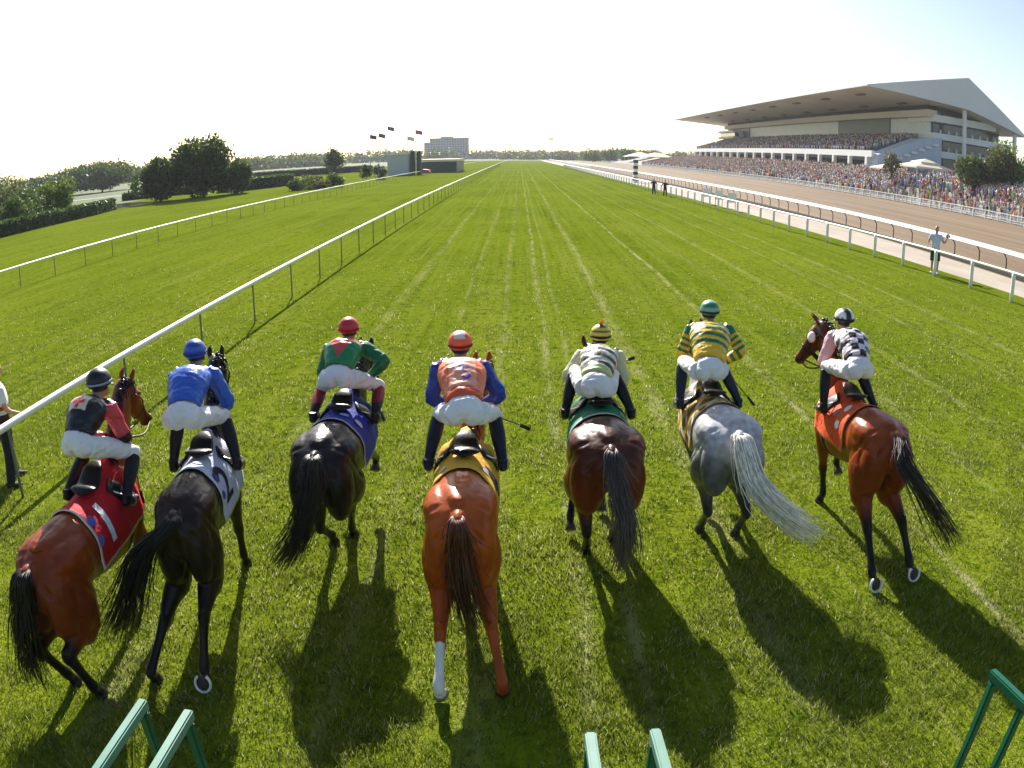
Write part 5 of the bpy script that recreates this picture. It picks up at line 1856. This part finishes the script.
JOCKEYS = [
 dict(seed=1, hip=(-3.68, 5.34, 1.89), head=(-3.66, 5.78, 2.24), silk=silk1, cap=cap_plain((.012, .012, .013)), strap=(.30, .34, .45), label='jockey in black silks with red sleeves and a red cross patch',
      shoulder_yaw=-10, look=-5, whip=(1, (.35, -.45, -1), .68), whiplabel='thin riding whip in the hand of the red sleeved jockey', pelvis_yaw=-8, hair=(.05, .03, .02)),
 dict(seed=2, hip=(-2.90, 5.93, 1.94), head=(-3.04, 6.62, 2.28), silk=silk2, cap=cap_hoops((.02, .07, .36), (.05, .14, .50), .05), strap=(.02, .05, .25), label='jockey in plain shiny blue silks and blue cap'),
 dict(seed=3, hip=(-1.84, 7.50, 1.84), head=(-1.83, 8.02, 2.17), silk=silk3, cap=cap_plain((.52, .025, .03)), boottop=(.30, .02, .03), strap=(.35, .02, .02), label='jockey in green silks with a red V and red cap',
      hand={1: (.20, 1.06, 1.70)}, whip=(1, (.42, -.85, -.42), .74), whiplabel='black riding whip pointing down beside the green silked jockey', elbow_out=.9),
 dict(seed=4, hip=(-.45, 6.10, 1.95), head=(-.54, 6.90, 2.27), silk=silk4, cap=cap4, strap=(.20, .03, .02), boot=(.012, .014, .03), label='jockey in peach orange silks with dark blue sleeves',
      whip=(1, (1.0, -.22, -.28), .62), whiplabel='black riding whip held out to the right of the orange silked jockey', w=1.04, elbow_out=1.8),
 dict(seed=5, hip=(.76, 7.36, 1.79), head=(.88, 8.20, 2.05), silk=silk5, cap=cap_hoops((.78, .55, .05), (.03, .025, .02), .028), pompom=(.85, .45, .04), label='jockey in cream silks with brown hoops and a yellow striped cap',
      whip=(1, (.8, .1, .35), .5), whiplabel='short black riding whip beside the brown hooped jockey'),
 dict(seed=6, hip=(1.99, 7.70, 1.87), head=(2.16, 8.50, 2.28), silk=silk6, cap=cap_hoops((.02, .22, .10), (.22, .42, .34), .05, .02), label='jockey in yellow and green hooped silks with green cap', w=1.12,
      hand={1: (.20, 1.08, 1.74)}, whip=(1, (.42, -.85, -.45), .78), whiplabel='black riding whip pointing back beside the yellow and green jockey', elbow_out=1.0, boot=(.02, .03, .05)),
 dict(seed=7, hip=(3.64, 7.50, 1.95), head=(3.76, 8.26, 2.28), silk=silk7, cap=cap7, strap=(.02, .02, .02), label='jockey in black and white chequered silks with pink sleeves', shoulder_yaw=6, pelvis_yaw=14, breeches=(.80, .76, .77), look=10),
]
for H, J in zip(HORSES, JOCKEYS):
    make_jockey(make_horse(H), J)

# ------------------------------------------------------------------ people on foot
def standing_person(loc, rz, label, P):
    """A clothed standing figure with jointed limbs, given as joints in metres."""
    root = empty('person', loc, rz)
    root.scale = (P.get('scale', 1.0),) * 3
    tag(root, label, 'person')
    hipz = P.get('hipz', .92); top = P.get('top', 1.0)
    J = {s: P['arm'][s] for s in (-1, 1)}
    K = {s: P['leg'][s] for s in (-1, 1)}
    bm = bmesh.new()
    tube(bm, [(0, 0, hipz - .06), (0, 0, hipz + .08), (0, .01, 1.20), (0, .0, 1.40), (0, 0, 1.48)], [(.14, .10), (.15, .11), (.15, .11), (.17, .11), (.07, .06)], seg=14, n=3)
    tube(bm, [(0, 0, 1.44), (0, .015, 1.58)], [.055, .052], seg=10, n=2)
    h = Vector((0, .03, 1.66))
    ell(bm, h, (.076, .096, .115)); ell(bm, h + Vector((0, .04, -.06)), (.055, .06, .06)); ell(bm, h + Vector((0, .10, -.025)), (.013, .02, .022), seg=8)
    for s in (-1, 1):
        ell(bm, h + Vector((s * .077, 0, -.015)), (.01, .02, .03), seg=8)
        sh, el, ha = J[s]
        tube(bm, [sh, el, ha], [.048, .038, .027], seg=10, n=3)
        fd = np.array(ha, float) - np.array(el, float); fd /= np.linalg.norm(fd)
        a0 = np.array(ha, float)
        tube(bm, [a0, a0 + fd * .05, a0 + fd * .085], [(.028, .02), (.038, .018), (.036, .015)], seg=10, n=2)
        side = np.cross(fd, (0, 1.0, 0)); side /= max(np.linalg.norm(side), 1e-6)
        for q in range(4):
            b0 = a0 + fd * .08 + side * (-.028 + .0185 * q)
            tube(bm, [b0, b0 + fd * (.04, .05, .046, .035)[q], b0 + fd * (.06, .075, .07, .052)[q] + np.array((0, .015, 0))], [.009, .0085, .007], seg=8, n=2)
        tube(bm, [a0 + fd * .03 + side * .03 * s, a0 + fd * .06 + side * .05 * s, a0 + fd * .085 + side * .055 * s], [.012, .010, .008], seg=8, n=2)
        hp_, kn, an = K[s]
        tube(bm, [hp_, kn, an], [.085, .058, .040], seg=12, n=3)
        tube(bm, [np.array(an) + (0, -.05, -.05), np.array(an) + (0, .04, -.055), np.array(an) + (0, .15, -.065)], [(.035, .03), (.042, .03), (.03, .015)], seg=10, n=2)
    body = fuse('body', bm, .011, 2, M['skin'], root)
    V = verts_np(body.data)
    col = np.tile(np.array(P.get('skin', (.48, .27, .18))), (len(V), 1))
    hm = (V[:, 2] > 1.66) & (V[:, 1] < .085)
    if P.get('hair') is not None: col[hm] = P['hair']
    set_col(body.data, col)
    bm = bmesh.new()
    tube(bm, [(0, 0, hipz - .02), (0, .0, 1.10), (0, .01, 1.25), (0, 0, 1.40), (0, 0, 1.48)], [(.175, .13), (.175, .135), (.19, .14), (.185, .12), (.075, .07)], seg=18, n=3)
    for s in (-1, 1):
        sh, el, ha = [np.array(q, float) for q in J[s]]
        f = P.get('sleeve', .6)
        e = el if f >= 1 else sh + (el - sh) * f
        P_ = [sh * .9 + np.array((0, 0, 1.38)) * .1, sh, (sh + e) / 2, e]; rr = [.075, .072, .066, .062]
        if f > 1: P_ += [el * .4 + ha * .6, ha * .97 + el * .03]; rr += [.05, .04]
        tube(bm, P_, rr, seg=12, n=3)
    sh_ = fuse('shirt', bm, .012, 2, M['cloth'], root)
    set_col(sh_.data, P['shirt'](verts_np(sh_.data)))
    bm = bmesh.new()
    tube(bm, [(0, 0, hipz + .10), (0, 0, hipz), (0, 0, hipz - .10)], [(.165, .12), (.172, .13), (.14, .12)], seg=16, n=3)
    for s in (-1, 1):
        hp_, kn, an = [np.array(q, float) for q in K[s]]
        if P.get('shorts'):
            tube(bm, [hp_, hp_ * .5 + kn * .5, kn * 1.0], [.11, .105, .10], seg=12, n=3)
        else:
            tube(bm, [hp_, kn, an * .9 + kn * .1, an], [.112, .085, .07, .072], seg=12, n=3)
    tr_ = fuse('shorts' if P.get('shorts') else 'trousers', bm, .012, 2, M['cloth'], root)
    set_col(tr_.data, P['legs'])
    for s in (-1, 1):
        an = np.array(K[s][2], float)
        bm = bmesh.new()
        tube(bm, [an + (0, -.08, -.045), an + (0, -.02, -.03), an + (0, .08, -.055), an + (0, .175, -.07)], [(.035, .035), (.048, .045), (.05, .032), (.03, .018)], seg=12, n=3)
        so = from_bm('shoe', bm, M['cloth'], root, smooth=True); set_col(so.data, P.get('shoes', (.03, .03, .03)))
    if P.get('cap') is not None:
        bm = bmesh.new(); ell(bm, h + Vector((0, 0, .035)), (.088, .108, .095)); cp = from_bm('cap', bm, M['cloth'], root, smooth=True); set_col(cp.data, P['cap'])
    return root

def plain(c): return lambda V: np.tile(np.array(c), (len(V), 1))
# photographer behind the right rail
standing_person((17.86, 29.8, 0), R(168), 'standing man in pale blue shirt and dark shorts holding a camera, behind the right rail', dict(
    arm={1: ((.19, 0, 1.40), (.30, -.02, 1.14), (.24, .20, 1.06)), -1: ((-.19, 0, 1.40), (-.32, .06, 1.16), (-.40, .16, 1.38))},
    leg={-1: ((-.09, 0, .88), (-.12, .03, .48), (-.13, -.03, .09)), 1: ((.09, 0, .88), (.10, .02, .48), (.10, 0, .09))},
    scale=1.18, shirt=plain((.50, .58, .72)), shorts=True, legs=(.02, .045, .03), hair=None, skin=(.46, .24, .17), shoes=(.6, .58, .55)))
cr = empty('camera_rig', (18.28, 29.48, 1.70), R(168)); tag(cr, 'black camera held up in the photographer\'s hand', 'camera')
bm = bmesh.new(); box(bm, (0, 0, 0), (.15, .09, .11)); box(bm, (0, 0, .07), (.06, .07, .04)); from_bm('camera_body', bm, M['black'], cr)
bm = bmesh.new(); tube(bm, [(0, .04, 0), (0, .20, 0)], [.042, .046], seg=12, n=2); from_bm('lens', bm, M['black'], cr)
# handler at the left edge, outside the thin rail
def shirt_l(V):
    c = np.tile(np.array((.78, .77, .76)), (len(V), 1))
    z = V[:, 2]
    c[(z < 1.16) & (z > 1.10)] = (.30, .05, .03)
    c[(z < 1.10) & (z > 1.05)] = (.55, .60, .50)
    c[(z < 1.05)] = (.05, .02, .02)
    return c
standing_person((-7.12, 8.35, 0), R(-38), 'handler in white, red and black banded shirt and dark trousers at the left edge', dict(
    arm={-1: ((-.20, 0, 1.41), (-.28, .04, 1.14), (-.26, .20, .98)), 1: ((.20, 0, 1.41), (.28, .04, 1.14), (.22, .24, 1.02))},
    leg={-1: ((-.09, 0, .88), (-.16, .05, .48), (-.22, .10, .09)), 1: ((.09, 0, .88), (.15, -.02, .48), (.20, -.10, .09))},
    shirt=shirt_l, sleeve=.7, legs=(.018, .018, .028), hair=(.03, .02, .015)))
# two officials in dark clothes by the right rail
for k, (x, y, lab) in enumerate(((14.7, 85.0, 'stocky official in a dark suit inside the right rail, left of a pair'), (15.3, 81.5, 'taller official in a dark suit inside the right rail, right of a pair'))):
    standing_person((x, y, 0), R(150 + 40 * k), lab, dict(
        arm={-1: ((-.19, 0, 1.40), (-.32, 0, 1.18), (-.30, .2, 1.3)), 1: ((.19, 0, 1.40), (.34, .0, 1.2), (.30, .18, 1.35))},
        leg={-1: ((-.09, 0, .88), (-.13, .03, .48), (-.15, 0, .09)), 1: ((.09, 0, .88), (.12, .0, .48), (.15, 0, .09))},
        shirt=plain((.015, .015, .02)), sleeve=1.5, legs=(.012, .012, .016), hair=(.03, .02, .015)))

# ------------------------------------------------------------------ starting gate doors below the camera
def gate_door(hinge, tip, top, label, bars=2, tipbar=True, padded=True):
    """One opened stall door: padded top rail, upright at the free end, lower bars; hinged on a post."""
    hx, hy = hinge; tx, ty = tip
    root = empty('gate_door', (hx, hy, 0))
    tag(root, label, 'gate', 'opened doors of the starting gate')
    v = Vector((tx - hx, ty - hy, 0)); L = v.length; ang = math.atan2(v.y, v.x)
    def bar(name, a, b_, w, h, mat):
        bm = bmesh.new()
        a, b_ = Vector(a), Vector(b_); d = b_ - a
        m = Matrix.Translation((a + b_) / 2) @ d.to_track_quat('Y', 'Z').to_matrix().to_4x4() @ Matrix.Diagonal((w, d.length, h, 1))
        bmesh.ops.create_cube(bm, size=1, matrix=m)
        bmesh.ops.bevel(bm, geom=bm.edges[:], offset=.006, segments=2, affect='EDGES')
        return from_bm(name, bm, mat, root)
    u = v / L
    bar('top_rail', (0, 0, top - .025), u * L + Vector((0, 0, top - .025)), .038, .045, M['pad'] if padded else M['gate_green'])
    bar('end_upright', u * (L - .03) + Vector((0, 0, top - .052)), u * (L - .03) + Vector((0, 0, .75)), .036, .036, M['gate_green'])
    bar('hinge_post', (0, 0, 0), (0, 0, top + .1), .09, .09, M['gate_green'])
    for k in range(bars):
        q = L * (k + 1) / (bars + 1)
        bar('bar', u * q + Vector((0, 0, top - .052)), u * q + Vector((0, 0, .80)), .034, .034, M['gate_green'])
    bar('bottom_rail', u * .05 + Vector((0, 0, .74)), u * (L + .0) + Vector((0, 0, .72)), .05, .06, M['gate_green'])
    bar('middle_rail', u * .05 + Vector((0, 0, 1.5)), u * (L - .06) + Vector((0, 0, 1.5)), .035, .05, M['gate_green'])
    return root
gate_door((-1.42, .95), (-1.37, 1.975), 2.2, 'opened gate door with pale top rail at lower left, outer one of the pair')
gate_door((-1.22, .95), (-1.17, 1.955), 2.2, 'opened gate door with pale top rail at lower left, inner one of the pair')
gate_door((.265, .95), (.243, 1.96), 2.2, 'opened gate door with pale top rail at the bottom centre, left one of the pair')
gate_door((.51, .95), (.463, 1.965), 2.2, 'opened gate door with pale top rail at the bottom centre, right one of the pair')
gate_door((2.05, 1.15), (1.897, 2.06), 2.2, 'dark green barred gate door standing open at the lower right corner', bars=3, padded=False)

# ------------------------------------------------------------------ air
bm = bmesh.new()
box(bm, (-50, 560, 29), (2300, 1500, 62))
m = bpy.data.materials.new('thin_haze'); m.use_nodes = True
nt = m.node_tree
nt.nodes.remove(nt.nodes['Principled BSDF'])
pv = N(nt, 'ShaderNodeVolumePrincipled')
pv.inputs['Color'].default_value = (.92, .95, 1, 1)
pv.inputs['Density'].default_value = .00016
pv.inputs['Anisotropy'].default_value = .2
nt.links.new(pv.outputs[0], [n for n in nt.nodes if n.type == 'OUTPUT_MATERIAL'][0].inputs['Volume'])
hz = from_bm('haze', bm, m)
tag(hz, 'thin pale summer haze in the air over the whole course', 'haze', kind='stuff')
